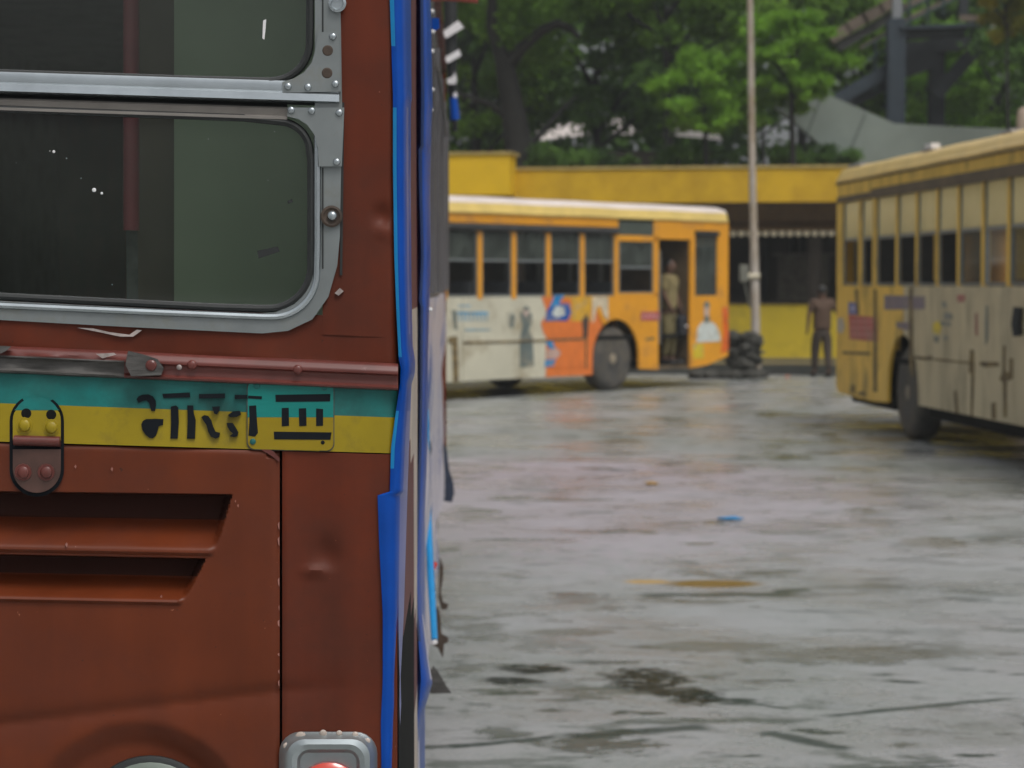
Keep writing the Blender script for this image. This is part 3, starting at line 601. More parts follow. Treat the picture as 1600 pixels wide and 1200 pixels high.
for i in range(len(zs)-1):
    for j in range(k-1):
        a = i*k+j; mb.f.append((a, a+1, a+k+1, a+k)); mb.m.append(zone((Ysd[j]+Ysd[j+1])/2, (zs[i]+zs[i+1])/2))
mb.build('side_panel', [MAROON, CREAMP, GREYV, DARK, PALEV], RB, smooth=True)
m = MB(); m.tube([at(668, 640, 7.4), at(669, 800, 7.4), at(673, 900, 7.2), at(679, 1000, 7.0)], [.004, .010, .012, .010], 8); m.tube([at(677, 1000, 7.0), at(678.5, 1006, 7.0)], .011, 8, 1); m.build('cyan_strip', [CYAN, WHITE], RB, smooth=True)
m = MB()
for x, y, Y in ((675, 18, 7.2), (676, 50, 7.2), (675, 80, 7.2), (675, 140, 7.2), (673, 172, 7.2), (672, 484, 6.9)): m.blob(at(x, y, Y), (.008, .01, .007))
split_build(m, 'side_rivet', WHITE, RB, smooth=True)
m = MB(); m.tube([at(675, 78, 8), at(684, 110, 8), at(690, 150, 9), at(697, 212, 11)], .006, 6); m.build('hanging_wire', RUBG, RB)
# window posts on the side, further forward
for i in range(6):
    Y = 6.6+i*1.35; m = MB(); x = XR(Y); m.box(x-.03, x+.004+.004*i, Y, Y+.09, 1.62, 2.6); m.build('side_window_post', GREYV, RB)
m = MB(); x = XR(6.6); m.prism([at(674, 28, 6.8), at(686, 28, 6.8), at(687, 44, 6.8), at(680, 48, 6.8), at(674, 44, 6.8)], [at(674, 28, 7.0), at(686, 28, 7.0), at(687, 44, 7.0), at(680, 48, 7.0), at(674, 44, 7.0)]); m.build('blue_clip', BLUE, RB)
# torn flaps and mud guards
def flap(pts, Y, name, mt, th=.04):
    m = MB(); m.prism([at(x, y, Y) for x, y in pts], [at(x, y, Y+th) for x, y in pts]); return m.build(name, mt, RB)
flap([(690, 690), (698, 700), (702, 735), (708, 752), (710, 770), (706, 785), (694, 783), (688, 760), (688, 715)], 13.6, 'torn_flap', mat('torn_dark_vinyl', (.02, .03, .055), .5, var=.5, scale=20))
flap([(687, 870), (693, 885), (692, 905), (689, 925), (692, 940), (700, 944), (699, 952), (690, 953), (685, 935)], 9.4, 'torn_flap', RUST)
flap([(684, 945), (688, 960), (690, 990), (701, 996), (700, 1004), (694, 1006), (692, 1028), (684, 1012), (678, 1010), (680, 960)], 8.2, 'torn_flap', RUST)
flap([(677, 1040), (684, 1048), (698, 1072), (706, 1083), (672, 1084), (670, 1050)], 7.3, 'mud_flap', RUBG)
flap([(676, 876), (684, 880), (680, 890), (675, 888)], 8.0, 'red_reflector', LENSR)
# mirror arm and striped pole at the far front corner
m = MB(); m.tube([at(650, -3, 8), at(700, -4, 8), at(747, 0, 8)], .012, 8); m.build('gutter_end', mat('faded_red_strip', (.42, .09, .06), .5), RB)
MA = MB(); MA.tube([at(703, -120, 14.9), at(704, 60, 14.9), at(707, 140, 14.9), at(711, 205, 14.9)], [.045, .044, .03, .018], 10); MAo = MA.build('striped_mirror_pole', RUB, RB, smooth=True)
for pts in ([(691, 50), (716, 32), (725, 43), (697, 60)], [(695, 90), (717, 77), (721, 87), (699, 99)], [(698, 124), (708, 119), (711, 112), (714, 124), (712, 131), (700, 132)], [(708, 147), (712, 143), (715, 148), (714, 154), (709, 153)]):
    m = MB(); m.prism([at(x, y, 14.83) for x, y in pts], [at(x, y, 14.87) for x, y in pts]); m.build('white_stripe', WHITE, MAo)
m = MB(); m.tube([at(708, 153, 14.8), at(711, 187, 14.8)], [.026, .032], 10); m.build('blue_cup', BLUE, MAo, smooth=True)
def wheel(mb_parent, c, axis, r=.5, w=.28, local=True, name='wheel'):
    t = MB(); t.lathe(c, axis, [(0, r*.6), (-.01, r*.72), (0, r*.9), (.03, r*.98), (.06, r), (w-.06, r), (w-.03, r*.98), (w, r*.9), (w, r*.6)], 40)
    W = t.build(name, TYRE, mb_parent, local=local, smooth=True)
    m = MB(); m.lathe(c, axis, [(.02, r*.58), (.0, r*.60), (.03, r*.55), (.09, r*.42), (.10, r*.30), (.02, r*.26), (0, r*.16), (-.01, r*.08)], 32); rim = m.build('rim', RIM, W, local=local, smooth=True)
    m = MB(); c = Vector(c); a = Vector(axis).normalized(); q = a.cross(Vector((0, 0, 1)))
    for j in range(8):
        an = 2*math.pi*j/8; m.lathe(c+a*.05+(q*math.cos(an)+Vector((0, 0, 1))*math.sin(an))*r*.36, -a, [(0, .014), (.03, .012)], 6)
    m.build('wheel_nut', RUST, W, local=local); return W
for Y in (6.4, 12.2):
    wheel(RB, (XR(Y)-.05, Y, .5), (-1, 0, 0), local=False); wheel(RB, (XL(Y)+.05, Y, .5), (1, 0, 0), local=False)

# ================================================================ far buses
def far_bus(fr, name, label, L, W, skirt, windows, posts, roof, M, wheels, group=None, sill=1.5, headz=(2.4, 2.7), roofz=2.95, band=None, xend=None):
    """local axes: x along side, y inward, z up; skirt: list of (polygon (s,z), material)"""
    B = empty(name, fr.o, fr.a, label, 'bus', group); T = .04
    for pts, mt in skirt:
        m = MB(); m.prism([(s, 0, z) for s, z in pts], [(s, T, z) for s, z in pts]); m.build('side_panel', mt, B, True)
    for s0, s1, za, zb, mt in posts:
        m = MB(); m.box(s0, s1, -.004, T, za, zb); m.build('window_post', mt, B, True)
    for wd in windows:
        s0, s1, z0, zm, z1, tint = wd; f = MB(); e = .022
        f.box(s0, s1, .008, .03, z0, z0+e); f.box(s0, s1, .008, .03, zm-.018, zm+.018); f.box(s0, s0+e, .008, .03, z0+e, z1); f.box(s1-e, s1, .008, .03, z0+e, z1)
        fo = f.build('window', ALU, B, True)
        m = MB(); m.add([(s0+e, .022, zm+.018), (s1-e, .022, zm+.018), (s1-e, .022, z1), (s0+e, .022, z1)], [(0, 1, 2, 3)]); m.build('upper_pane', tint, fo, True)
        if name == 'yellow_bus' and wd[0]*7 % 3 < 1.6:
            m = MB(); m.add([(s0+e, .028, z0+e), (s1-e, .028, z0+e), (s1-e, .028, zm-.018), (s0+e, .028, zm-.018)], [(0, 1, 2, 3)]); m.build('lower_pane', BGLASS, fo, True)
    # roof
    rz = roofz; h0 = headz[1]; prof = [(0, h0), (-.025, h0+.005), (-.03, h0+.03), (-.01, h0+.05), (.0, rz-.10), (.04, rz-.04), (.14, rz-.01), (.4, rz+.015), (W/2, rz+.03), (W-.4, rz+.015), (W-.14, rz-.01), (W-.04, rz-.04), (W, rz-.10), (W, h0)]
    m = MB(); n = len(prof); ss = [.0, .04, .14]+ar(.5, L-.5, .6)+[L-.14, L-.04, L]
    for i, s in enumerate(ss):
        dz = .07 if i in (0, len(ss)-1) else (.02 if i in (1, len(ss)-2) else 0)
        for y, z in prof: m.v.append((s, y+(.03 if dz > .05 and y < W/2 else (-.03 if dz > .05 else 0)), z-(dz if z > h0+.06 else 0)+.004*math.sin(s*3)))
    for i in range(len(ss)-1):
        for j in range(n-1):
            a = i*n+j; m.f.append((a, a+1, a+n+1, a+n)); m.m.append(1 if 4 <= j <= 8 else 0)
    m.f += [tuple(range(n)), tuple((len(ss)-1)*n+j for j in range(n))]; m.m += [0, 0]
    m.build('roof', roof, B, True, smooth=True)
    # far side with windows, ends, floor, ceiling
    m = MB(); m.box(0, L, W-T, W, .38, sill); m.box(0, L, W-T, W, headz[0], h0)
    x = .3
    while x < L-.1: m.box(x, x+.09, W-T, W-.002, sill, headz[0]); x += .83
    m.build('far_side', INTER, B, True)
    m = MB()
    for s in (0.0, L-T): m.box(s, s+T, .045, W-T-.003, .45, 1.25); m.box(s, s+T, .045, W-T-.003, 2.3, h0-.01); m.box(s, s+T, .045, .2, 1.25, 2.3); m.box(s, s+T, W-.25, W-T-.003, 1.25, 2.3); m.box(s, s+T, W/2-.04, W/2+.04, 1.25, 2.3)
    split_build(m, 'end_wall', M, B, True)
    m = MB(); m.box(T+.01, L-T-.01, .05, W-T-.01, .80, .86); m.box(.3, L-.3, .5, W-.5, .45, .79); m.build('floor', DARK, B, True)
    m = MB()
    m.box(.4, wheels[0]-.7, .1, W-.1, .27, .449); m.box(min(wheels)+.7 if len(set(wheels)) < 2 else sorted(wheels)[0]+.7, sorted(wheels)[-1]-.7, .1, W-.1, .27, .449) if True else None; m.box(sorted(wheels)[-1]+.7, L-.3, .1, W-.1, .36, .449)
    m.box(wheels[0]-.15, wheels[0]+.15, .3, W-.3, .36, .62); m.box(min(wheels)+1.3, min(wheels)+2.8, .12, .9, .30, .40); m.build('chassis_shade_box', DARK, B, True)  # underframe as wide solid boxes, lowered to block light beneath the bus
    m = MB(); m.box(T+.01, L-T-.01, .05, W-T-.01, h0-.08, h0-.05); m.build('ceiling', INTER, B, True)
    x = .9; seat = None
    while x < L-1.2:
        if not (DOOR[0] < x < DOOR[1]):
            for y0 in (.12, W-1.1):
                if seat is None:
                    m = MB(); m.box(0, .09, 0, .95, .0, .50); m.box(-.4, 0, 0, .95, .0, .10); m.box(-.36, -.3, .1, .9, -.35, 0); seat = m.build('seat', SEATM, B, True); seat.location = (x, y0, 1.2)
                else:
                    c = seat.copy(); COL.objects.link(c); c.parent = B; c.location = (x, y0, 1.2)
        x += .83
    for s in wheels:
        wheel(B, (s, .06, .5), (0, 1, 0)); wheel(B, (s, W-.06, .5), (0, -1, 0))
    return B
def decal(B, fr, pts, mt, name='printed_patch', y=-.004):
    m = MB(); q = [fr.hit(a, b) for a, b in pts]; m.prism([(s, y, z) for s, z in q], [(s, -.001 if y < -.001 else y+.003, z) for s, z in q]); return m.build(name, mt, B, True)
def arch(cs, cz, r, a0=0, a1=180, k=14): return [(cs+r*math.cos(R(a0+(a1-a0)*i/k)), cz+r*math.sin(R(a0+(a1-a0)*i/k))) for i in range(k+1)]
# --- orange bus
a2 = math.atan2(.768, .640); LB = 10.6; c_ = Vector((1.46, 35.6, 0)); t = 0
tmp = Frame(1.46, 35.6, a2); sR = tmp.hit(1138, 445)[0]
F2 = Frame(1.46-(LB-sR)*math.cos(a2), 35.6-(LB-sR)*math.sin(a2), a2)
h2 = lambda x, y: F2.hit(x, y)
SX = lambda x: h2(x, 445)[0]
wc = SX(963); sill2 = h2(860, 463)[1]; zt = h2(860, 366)[1]; hz0 = h2(860, 352)[1]; hz1 = h2(860, 338)[1]
d0, d1 = SX(1029), SX(1079); zd = h2(1055, 374)[1]; print('orange', SX(700), wc, sill2, zt, hz0, hz1, d0, d1, zd)
DOOR = (d0-.7, d1+.6)
zb = .27; fw = wc-5.4
sk = [([(0, sill2), (0, .35)]+[(fw-.56, zb)]+[(x, z) for x, z in arch(fw, .5, .56, 180, 0)]+[(fw+.56, zb), (SX(722), zb), (SX(722), sill2)], CRM),
      ([(SX(722)+.012, sill2), (SX(722)+.012, zb), (SX(853), zb), (SX(853), sill2)], CRM),
      ([(SX(853)+.008, sill2), (SX(853)+.008, zb), (wc-.60, zb)]+arch(wc, .52, .60, 180, 125, 5)+[(SX(922), sill2)], ORG2),
      ([(SX(922)+.008, sill2)]+[(x, z) for x, z in arch(wc, .52, .60, 122, 0, 12)]+[(wc+.60, .33), (d0, .30), (d0, sill2)], ORG),
      ([(d1, zd), (d1, .30), (LB-.6, .34), (LB, h2(1138, 556)[1]), (LB, zd)], ORG)]
# fix arch direction for polygons that run left to right
ps, wn = [], []
edges = [700-110, 700-55, 750, 803, 857, 910, 963]
base = [SX(750), SX(803), SX(857), SX(910), SX(963)]; pitch = base[1]-base[0]
xs = base[:]
while xs[0] > .5: xs.insert(0, xs[0]-pitch)
for x in xs: ps.append((x-.05, x+.05, sill2-.04, hz0-.1, ORG))
for a, b in zip(xs, xs[1:]): wn.append((a+.055, b-.055, sill2+.01, h2(860, 408)[1], zt, BGLASS))
x0_, x1_ = SX(968), SX(1021); wn.append((x0_, x1_, h2(995, 458)[1], h2(995, 418)[1], h2(995, 377)[1], BGLASS))
ps.append((x1_, d0, sill2, zd+.02, ORG)); ps.append((xs[-1]+.05, d0-.002, h2(995, 377)[1], h2(995, 368)[1], ORG))
ps.append((0.0, xs[0]-.05, sill2, hz0-.02, ORG))
ps.append((xs[-1]+.05, d0-.002, sill2, h2(995, 458)[1], ORG))
w0, w1 = SX(1086), SX(1121)
ps.append((d1, w0, zd, hz1, ORG)); ps.append((w1, LB, zd, hz1, ORG)); ps.append((w0, w1, h2(1103, 362)[1], hz1, ORG))
ps.append((d0, d1, zd, hz1, ORG)); ps.append((x1_, d0, zd+.02, hz1, ORG))
sk[-1] = ([(d1, zd), (d1, .30), (LB-.6, .34), (LB, h2(1138, 556)[1]), (LB, zd), (w1, zd), (w1, h2(1103, 462)[1]), (w0, h2(1103, 462)[1]), (w0, zd)], ORG)
OB = far_bus(F2, 'orange_bus', 'orange and cream bus with open rear door and a man standing in it', LB, 2.45, sk, wn, ps, [ROOFY, ROOFP], ORG, [wc, fw], 'parked buses', sill2, (hz0, hz1), 2.93)
m = MB(); m.box(0, xs[-1]+.05, .0, .04, hz0+.0, hz1-.0); m.build('header_strip', ORG, OB, True)
m = MB(); m.tube([(0.05, -.02, zt+.07), (xs[-1], -.02, zt+.07)], .05, 8); split_build(m, 'rolled_blind', mat('rolled_blind_cloth', (.035, .035, .035), .8, var=.4), OB, True)
m = MB(); m.add([(w0, .02, h2(1103, 462)[1]), (w1, .02, h2(1103, 462)[1]), (w1, .02, h2(1103, 362)[1]), (w0, .02, h2(1103, 362)[1])], [(0, 1, 2, 3)]); m.build('rear_side_pane', BGLASS, OB, True)
m = MB(); m.box(w0-.02, w1+.02, -.03, .01, h2(1103, 368)[1], h2(1103, 361)[1]); m.build('pane_drip_rail', RUB, OB, True)
m = MB(); q0, q1 = h2(967, 368), h2(1021, 347); m.box(q0[0], q1[0], .005, .02, q0[1], q1[1]); m.build('route_panel', mat('dark_route_panel', (.06, .075, .06), .4), OB, True)
m = MB(); m.box(q1[0]+.003, d0-.003, -.001, .035, q0[1], hz1); m.build('header_strip', ORG, OB, True)
# steps inside the door
m = MB(); m.box(d0-.03, d1+.03, .05, .42, .30, .36); m.box(d0-.03, d1+.03, .42, .8, .55, .61); m.box(d0-.03, d1+.03, .41, .42, .36, .61); m.build('door_step', BROWNT, OB, True)
m = MB(); m.box(d0-.05, d0, .042, .8, .3, zd); m.box(d1+.003, d1+.04, .042, .8, .3, zd); split_build(m, 'door_frame', BROWNT, OB, True)
m = MB(); m.tube([(d0+.06, .02, .7), (d0+.06, .02, 2.2)], .018, 8); m.build('door_handrail', ALU, OB, True, smooth=True)
# prints on the orange bus
D = lambda pts, mt, nm='printed_patch', y=-.004: decal(OB, F2, pts, mt, nm, y)
D([(846, 464), (905, 464), (922, 468), (921, 520), (880, 528), (850, 524), (845, 505), (855, 490)], ORG2, y=-.006); D([(850, 463), (925, 463), (922, 502), (892, 502), (892, 466)], mat('yellow_orange_print', (.66, .36, .02), .4), y=-.009)
D([(867, 461), (881, 461), (872, 474), (888, 474), (892, 488), (886, 501), (850, 502), (856, 482)], BLUEP, 'blue_logo', -.012)
D([(866, 462), (881, 461), (871, 476), (862, 480), (858, 480)], BLUEL, 'blue_logo', -.015); D([(868, 478), (880, 480), (882, 492), (868, 496), (861, 490)], PRW, 'logo_centre', -.015)
D([(925, 463), (950, 463), (950, 500), (944, 495), (938, 478), (932, 480), (929, 500), (925, 505)], mat('pale_print', (.62, .52, .36), .5), y=-.006)
D([(853, 532), (880, 530), (920, 528), (920, 572), (858, 575), (858, 560), (868, 548)], ORG2, y=-.006); D([(852, 534), (862, 532), (868, 545), (858, 545)], BLUEL, y=-.009); D([(852, 562), (868, 561), (864, 572), (851, 573)], BLUEL, y=-.009)
D([(854, 547), (870, 544), (876, 552), (870, 560), (854, 560)], mat('pale_pink_print', (.55, .36, .30), .5), y=-.009)
D([(812, 490), (820, 485), (830, 490), (832, 502), (826, 515), (832, 530), (834, 572), (812, 574), (812, 530), (816, 510)], PRG, 'printed_figure', -.006); D([(817, 484), (823, 480), (826, 484), (824, 494), (818, 494)], PRS, 'printed_figure', -.009); D([(817, 482), (822, 478), (827, 482), (826, 485), (818, 485)], PRG, 'printed_figure', -.011)
D([(792, 488), (800, 485), (806, 492), (804, 508), (798, 515), (792, 505)], mat('pale_oval_print', (.5, .48, .38), .5), y=-.005); D([(796, 495), (801, 490), (804, 496), (801, 513), (796, 510)], PRG, y=-.008)
for x in range(716, 760, 6): D([(x, 488), (x+5, 488), (x+5, 490), (x+3.4, 490), (x+3.4, 502), (x+1.6, 502), (x+1.6, 495), (x, 493)], TXTB, 'printed_letter')
D([(714, 487), (761, 487), (761, 490), (714, 490)], TXTB, 'printed_letter', -.006); D([(716, 477), (735, 477), (735, 479), (716, 479)], TXTB, 'printed_letter'); D([(726, 514), (766, 514), (766, 517), (726, 517)], mat('pale_blue_print', (.22, .36, .42), .5), 'printed_letter')
D([(706, 485), (712, 484), (714, 500), (715, 515), (709, 514)], PRG, 'printed_figure')
D([(1001, 487), (1030, 487), (1030, 501), (1001, 501)], PRR, y=-.005)
for x in (1004, 1010, 1016, 1022): D([(x, 492), (x+4, 492), (x+4, 496), (x, 496)], mat('pink_letter', (.6, .3, .28), .5), 'printed_letter', -.008)
D([(1090, 512), (1095, 506), (1098, 502), (1110, 502), (1118, 508), (1124, 520), (1126, 533), (1088, 535)], PRW, 'printed_figure', -.006); D([(1100, 478), (1104, 472), (1108, 478), (1107, 492), (1104, 498), (1100, 492)], PRS, 'printed_figure', -.009); D([(1099, 476), (1104, 470), (1109, 476), (1107, 480), (1101, 480)], PRG, 'printed_figure', -.011); D([(1100, 494), (1108, 494), (1108, 502), (1104, 505), (1100, 502)], PRG, 'printed_figure', -.011)
D([(1083, 537), (1099, 537), (1099, 560), (1083, 560)], PRY); D([(1128, 482), (1138, 478), (1138, 548), (1126, 552), (1130, 520)], mat('red_orange_print', (.68, .12, .01), .4))
D([(722, 534), (800, 532), (915, 528), (915, 531), (800, 535), (722, 537)], SEAM, 'rusted_seam', -.014); D([(909, 500), (916, 490), (919, 500), (917, 528), (911, 528)], RUST, 'rust_patch', -.014); D([(700, 527), (714, 525), (716, 596), (708, 598), (706, 536), (700, 536)], SEAM, 'rusted_seam', -.012)
D([(914, 528), (916, 528), (916, 575), (914, 575)], SEAM, 'rusted_seam', -.016); D([(1010, 528), (1022, 527), (1022, 531), (1008, 532)], SEAM, 'rusted_seam')
# --- yellow bus on the right
a3 = math.atan2(-.9965, .0833)
tmp = Frame(4.21, 24.05, a3); s0_ = tmp.hit(1307.5, 445)[0]; F3 = Frame(4.21+s0_*math.cos(a3), 24.05+s0_*math.sin(a3), a3)
h3 = lambda x, y: F3.hit(x, y); S3 = lambda x: h3(x, 445)[0]; L3 = 10.8; wc3 = S3(1411)
sill3, zm3, zt3 = h3(1440, 447)[1], h3(1440, 365)[1], h3(1395, 303)[1]; hz3a, hz3b = zt3, h3(1395, 270)[1]; print('yellow', S3(1600), wc3, sill3, zm3, zt3, hz3b)
cols = [(1317, 1341), (1346, 1363), (1369, 1399), (1402, 1430), (1433, 1462), (1465, 1495), (1498, 1533), (1537, 1573), (1577, 1612)]
wv = [(S3(a), S3(b)) for a, b in cols]; pit = wv[-1][0]-wv[-2][0]
while wv[-1][1]+pit < L3-.4: wv.append((wv[-1][0]+pit, wv[-1][0]+pit*1.9))
wv[8] = (wv[8][0], wv[8][0]+pit*.9)
DOOR = (-5, wv[1][1]+.4)
zb3 = .40; r3 = .66; rw = wc3+5.3
sA, sB = S3(1363), S3(1425)
sk3 = [([(0, sill3), (0, .44), (.1, .36), (S3(1330), .35), (wv[1][0]-.07, .34), (wv[1][0]-.07, sill3)], YEL2),
       ([(wv[1][0]-.06, sill3), (wv[1][0]-.06, .34), (sA, .34), (sA, sill3)], YEL2),
       ([(sA+.02, sill3), (sA+.02, .34), (wc3-r3, .36)]+arch(wc3, .46, r3, 178, 95, 8)+[(wc3+.02, sill3)], YEL2),
       ([(wc3+.025, sill3)]+arch(wc3, .46, r3, 88, 2, 8)+[(wc3+r3, zb3), (S3(1478), zb3), (S3(1478), sill3)], YEL2G),
       ([(S3(1478)+.01, sill3), (S3(1478)+.01, zb3), (rw-r3, zb3)]+arch(rw, .46, r3, 178, 2, 12)+[(rw+r3, zb3), (L3, zb3), (L3, sill3)], YEL2G)]
ps3 = []
prev = 0.0
for a, b in wv:
    ps3.append((prev, a, sill3, zt3, YEL2)); prev = b
ps3.append((prev, L3, sill3, zt3, YEL2))
wn3 = [(a+.002, b-.002, sill3+.01, zm3, zt3-.02, CRMPANE) for a, b in wv]
YB = far_bus(F3, 'yellow_bus', 'dirty yellow bus cropped by the right side of the photo with rusted seams', L3, 2.45, sk3, wn3, ps3, [ROOF2, ROOF2], YEL2, [wc3, rw], 'parked buses', sill3, (hz3a, hz3b), 3.06)
m = MB(); m.box(0, L3, 0, .04, zt3+.003, hz3b-.001); m.build('header_strip', YEL2, YB, True)
m = MB(); m.box(.05, wv[1][1], -.02, -.001, zt3-.01, zt3+.06); m.box(wv[2][0]-.05, L3-.1, -.05, -.001, zt3-.02, zt3+.085); split_build(m, 'rolled_blind', BROWNT, YB, True)
m = MB(); m.box(0, L3, -.03, .0, hz3b-.02, hz3b-.002); m.build('gutter', SEAM, YB, True)
D = lambda pts, mt, nm='printed_patch', y=-.004: decal(YB, F3, pts, mt, nm, y)
D([(1326, 492), (1371, 496), (1372, 534), (1328, 530)], PRR)
for k in range(3):
    y = 500+k*10
    for x in range(1331, 1366, 7): D([(x, y), (x+5, y+.5), (x+5, y+4.5), (x, y+4)], mat('pink_lettering', (.5, .2, .18), .5) if 'pink_lettering' not in MATS else MATS['pink_lettering'], 'printed_letter', -.007)
D([(1326, 472), (1339, 473), (1339, 492), (1326, 491)], mat('blue_violet_sign', (.10, .12, .32), .5)); D([(1330, 478), (1336, 478), (1337, 485), (1330, 486)], mat('pale_lilac_mark', (.35, .35, .5), .5), 'printed_letter', -.007)
D([(1382, 461), (1446, 463), (1445, 483), (1382, 484)], PRP); D([(1400, 503), (1420, 504), (1420, 517), (1402, 512)], PRP); D([(1309, 498), (1317, 496), (1320, 510), (1316, 521), (1309, 518)], mat('pale_grey_sticker', (.42, .38, .32), .5))
D([(1458, 506), (1466, 501), (1472, 510), (1468, 523), (1458, 520)], PRY); D([(1459, 524), (1468, 526), (1466, 536), (1460, 534)], PRG)
for x, y, w_, h_ in ((1472, 471, 7, 10), (1475, 488, 12, 12), (1470, 502, 16, 8), (1475, 524, 6, 8), (1484, 491, 5, 8)): D([(x, y), (x+w_, y+1), (x+w_, y+h_), (x, y+h_-1)], mat('faded_grey_print', (.20, .21, .18), .5) if 'faded_grey_print' not in MATS else MATS['faded_grey_print'], 'printed_letter')
D([(1496, 461), (1508, 460), (1508, 470), (1503, 473), (1496, 471)], PRR, 'printed_patch'); D([(1524, 490), (1528, 488), (1528, 526), (1524, 522)], mat('faded_red_strip_print', (.30, .12, .09), .6))
D([(1541, 478), (1544, 478), (1544, 530), (1540, 540), (1540, 500)], PRG, 'printed_letter')
for pts in ([(1366, 452), (1370, 452), (1371, 612), (1365, 612)], [(1421, 450), (1426, 450), (1428, 590), (1422, 580)], [(1336, 452), (1341, 452), (1343, 492), (1339, 492)], [(1430, 556), (1447, 558), (1456, 556), (1458, 562), (1445, 563), (1430, 560)],
            [(1460, 560), (1520, 566), (1520, 569), (1460, 563)], [(1516, 546), (1522, 547), (1523, 574), (1520, 650), (1517, 650), (1518, 586), (1514, 580)], [(1532, 565), (1560, 566), (1562, 572), (1550, 573), (1540, 574), (1531, 570)],
            [(1568, 540), (1571, 540), (1571, 580), (1578, 582), (1578, 560), (1583, 560), (1583, 592), (1573, 596), (1573, 652), (1569, 652), (1568, 598), (1562, 592), (1567, 582)], [(1491, 610), (1495, 612), (1498, 646), (1494, 646)], [(1550, 630), (1556, 628), (1557, 655), (1550, 654)], [(1317, 549), (1360, 550), (1360, 555), (1317, 553)], [(1330, 600), (1336, 602), (1336, 614), (1330, 612)], [(1340, 614), (1350, 611), (1356, 618), (1344, 618)]): D(pts, SEAM, 'rusted_seam', -.006)
m = MB()
for x0, x1 in ((1318, 1336), (1430, 1447), (1553, 1570)):
    q = h3(x0, 300)[0], h3(x1, 300)[0]; m.box(q[0], q[1], .055, .16, 3.035, 3.065)
split_build(m, 'roof_patch', mat('grey_roof_patch', (.32, .32, .33), .5, var=.2), YB, True)
m = MB(); m.box(S3(1436), S3(1446), .05, .14, 3.05, 3.10); m.build('roof_vent', WHITE, YB, True)
m = MB(); q = h3(1597, 480); m.tube([(q[0], -.03, 1.45), (q[0], -.05, 1.30), (q[0], -.03, 1.2)], .05, 8); m.build('side_light', RUB, YB, True)

# ================================================================ DEPOT BUILDING
aB = R(-9); o_ = at(1050, 445, 43.4); FB = Frame(o_.x, o_.y, aB); hB = lambda x, y, d=0: FB.hit(x, y, d)
DB = empty('depot_building', FB.o, aB, 'low yellow bus depot building with dark open counter under a yellow fascia', 'building')
fz0, fz1 = hB(1160, 316)[1], hB(1160, 263)[1]; print('fascia', fz0, fz1)
m = MB(); m.box(-13, 12, -.0, .16, fz0, fz1); m.build('fascia', FASC, DB, True)
q0, q1 = hB(690, 305, -.7), hB(797, 241, -.7); m = MB(); m.box(q0[0]-5, q1[0], -.7, -.003, q0[1], q1[1]); m.build('raised_fascia_block', FASCB, DB, True)
m = MB(); m.box(q0[0]-5.05, q1[0]+.04, -.74, .2, q1[1]+.003, q1[1]+.05); m.box(-8, 12.03, -.03, .2, fz1+.003, fz1+.05); m.build('coping', mat('pale_coping', (.40, .30, .1), .7, var=.3), DB, True)
m = MB(); m.box(-13, 12, .165, 5.0, fz0+.12, fz0+.3); m.build('roof_slab', SOFF, DB, True)
m = MB(); m.box(-13, 12, 1.35, 1.45, hB(1200, 346, 1.4)[1], fz0+.117); m.build('lintel_beam', SOFF, DB, True)
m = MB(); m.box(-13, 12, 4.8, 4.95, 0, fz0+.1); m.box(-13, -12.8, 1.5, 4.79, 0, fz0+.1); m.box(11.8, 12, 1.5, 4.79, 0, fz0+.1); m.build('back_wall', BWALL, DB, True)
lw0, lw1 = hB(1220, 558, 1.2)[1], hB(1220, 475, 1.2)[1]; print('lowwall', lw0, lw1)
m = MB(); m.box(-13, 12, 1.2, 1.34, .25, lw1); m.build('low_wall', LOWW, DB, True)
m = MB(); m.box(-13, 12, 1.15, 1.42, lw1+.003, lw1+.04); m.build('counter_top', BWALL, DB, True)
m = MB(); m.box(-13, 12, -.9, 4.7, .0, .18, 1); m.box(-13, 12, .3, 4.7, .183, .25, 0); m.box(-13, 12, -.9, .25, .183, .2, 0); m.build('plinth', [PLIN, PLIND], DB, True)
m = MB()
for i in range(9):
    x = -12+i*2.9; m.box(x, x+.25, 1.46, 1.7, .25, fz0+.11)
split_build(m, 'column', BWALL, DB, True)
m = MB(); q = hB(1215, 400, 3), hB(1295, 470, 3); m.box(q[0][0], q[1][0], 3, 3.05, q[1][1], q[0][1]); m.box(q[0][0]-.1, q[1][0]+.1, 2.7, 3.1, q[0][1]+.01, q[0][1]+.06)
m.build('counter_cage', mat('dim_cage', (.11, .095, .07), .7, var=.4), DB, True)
# scalloped valance
m = MB(); xa, zv = hB(1120, 365, .9); xb = hB(1420, 365, .9)[0]; n = int((xb-xa)/.155)
for i in range(n):
    x = xa+i*.155
    m.blob((x, .9, zv), (.066, .03, .062), 0, 10, 6)
m.box(xa-.1, xb, .88, .92, zv+.045, zv+.085, 1); m.build('scalloped_valance', [mat('pale_valance', (.85, .76, .56), .6, var=.15), SOFF], DB, True, smooth=True)
m = MB(); m.add([(xa-.1, .9, zv+.09), (xb, .9, zv+.09), (xb, 1.4, zv+.25), (xa-.1, 1.4, zv+.25)], [(0, 1, 2, 3)]); m.build('awning_sheet', SOFF, DB, True)

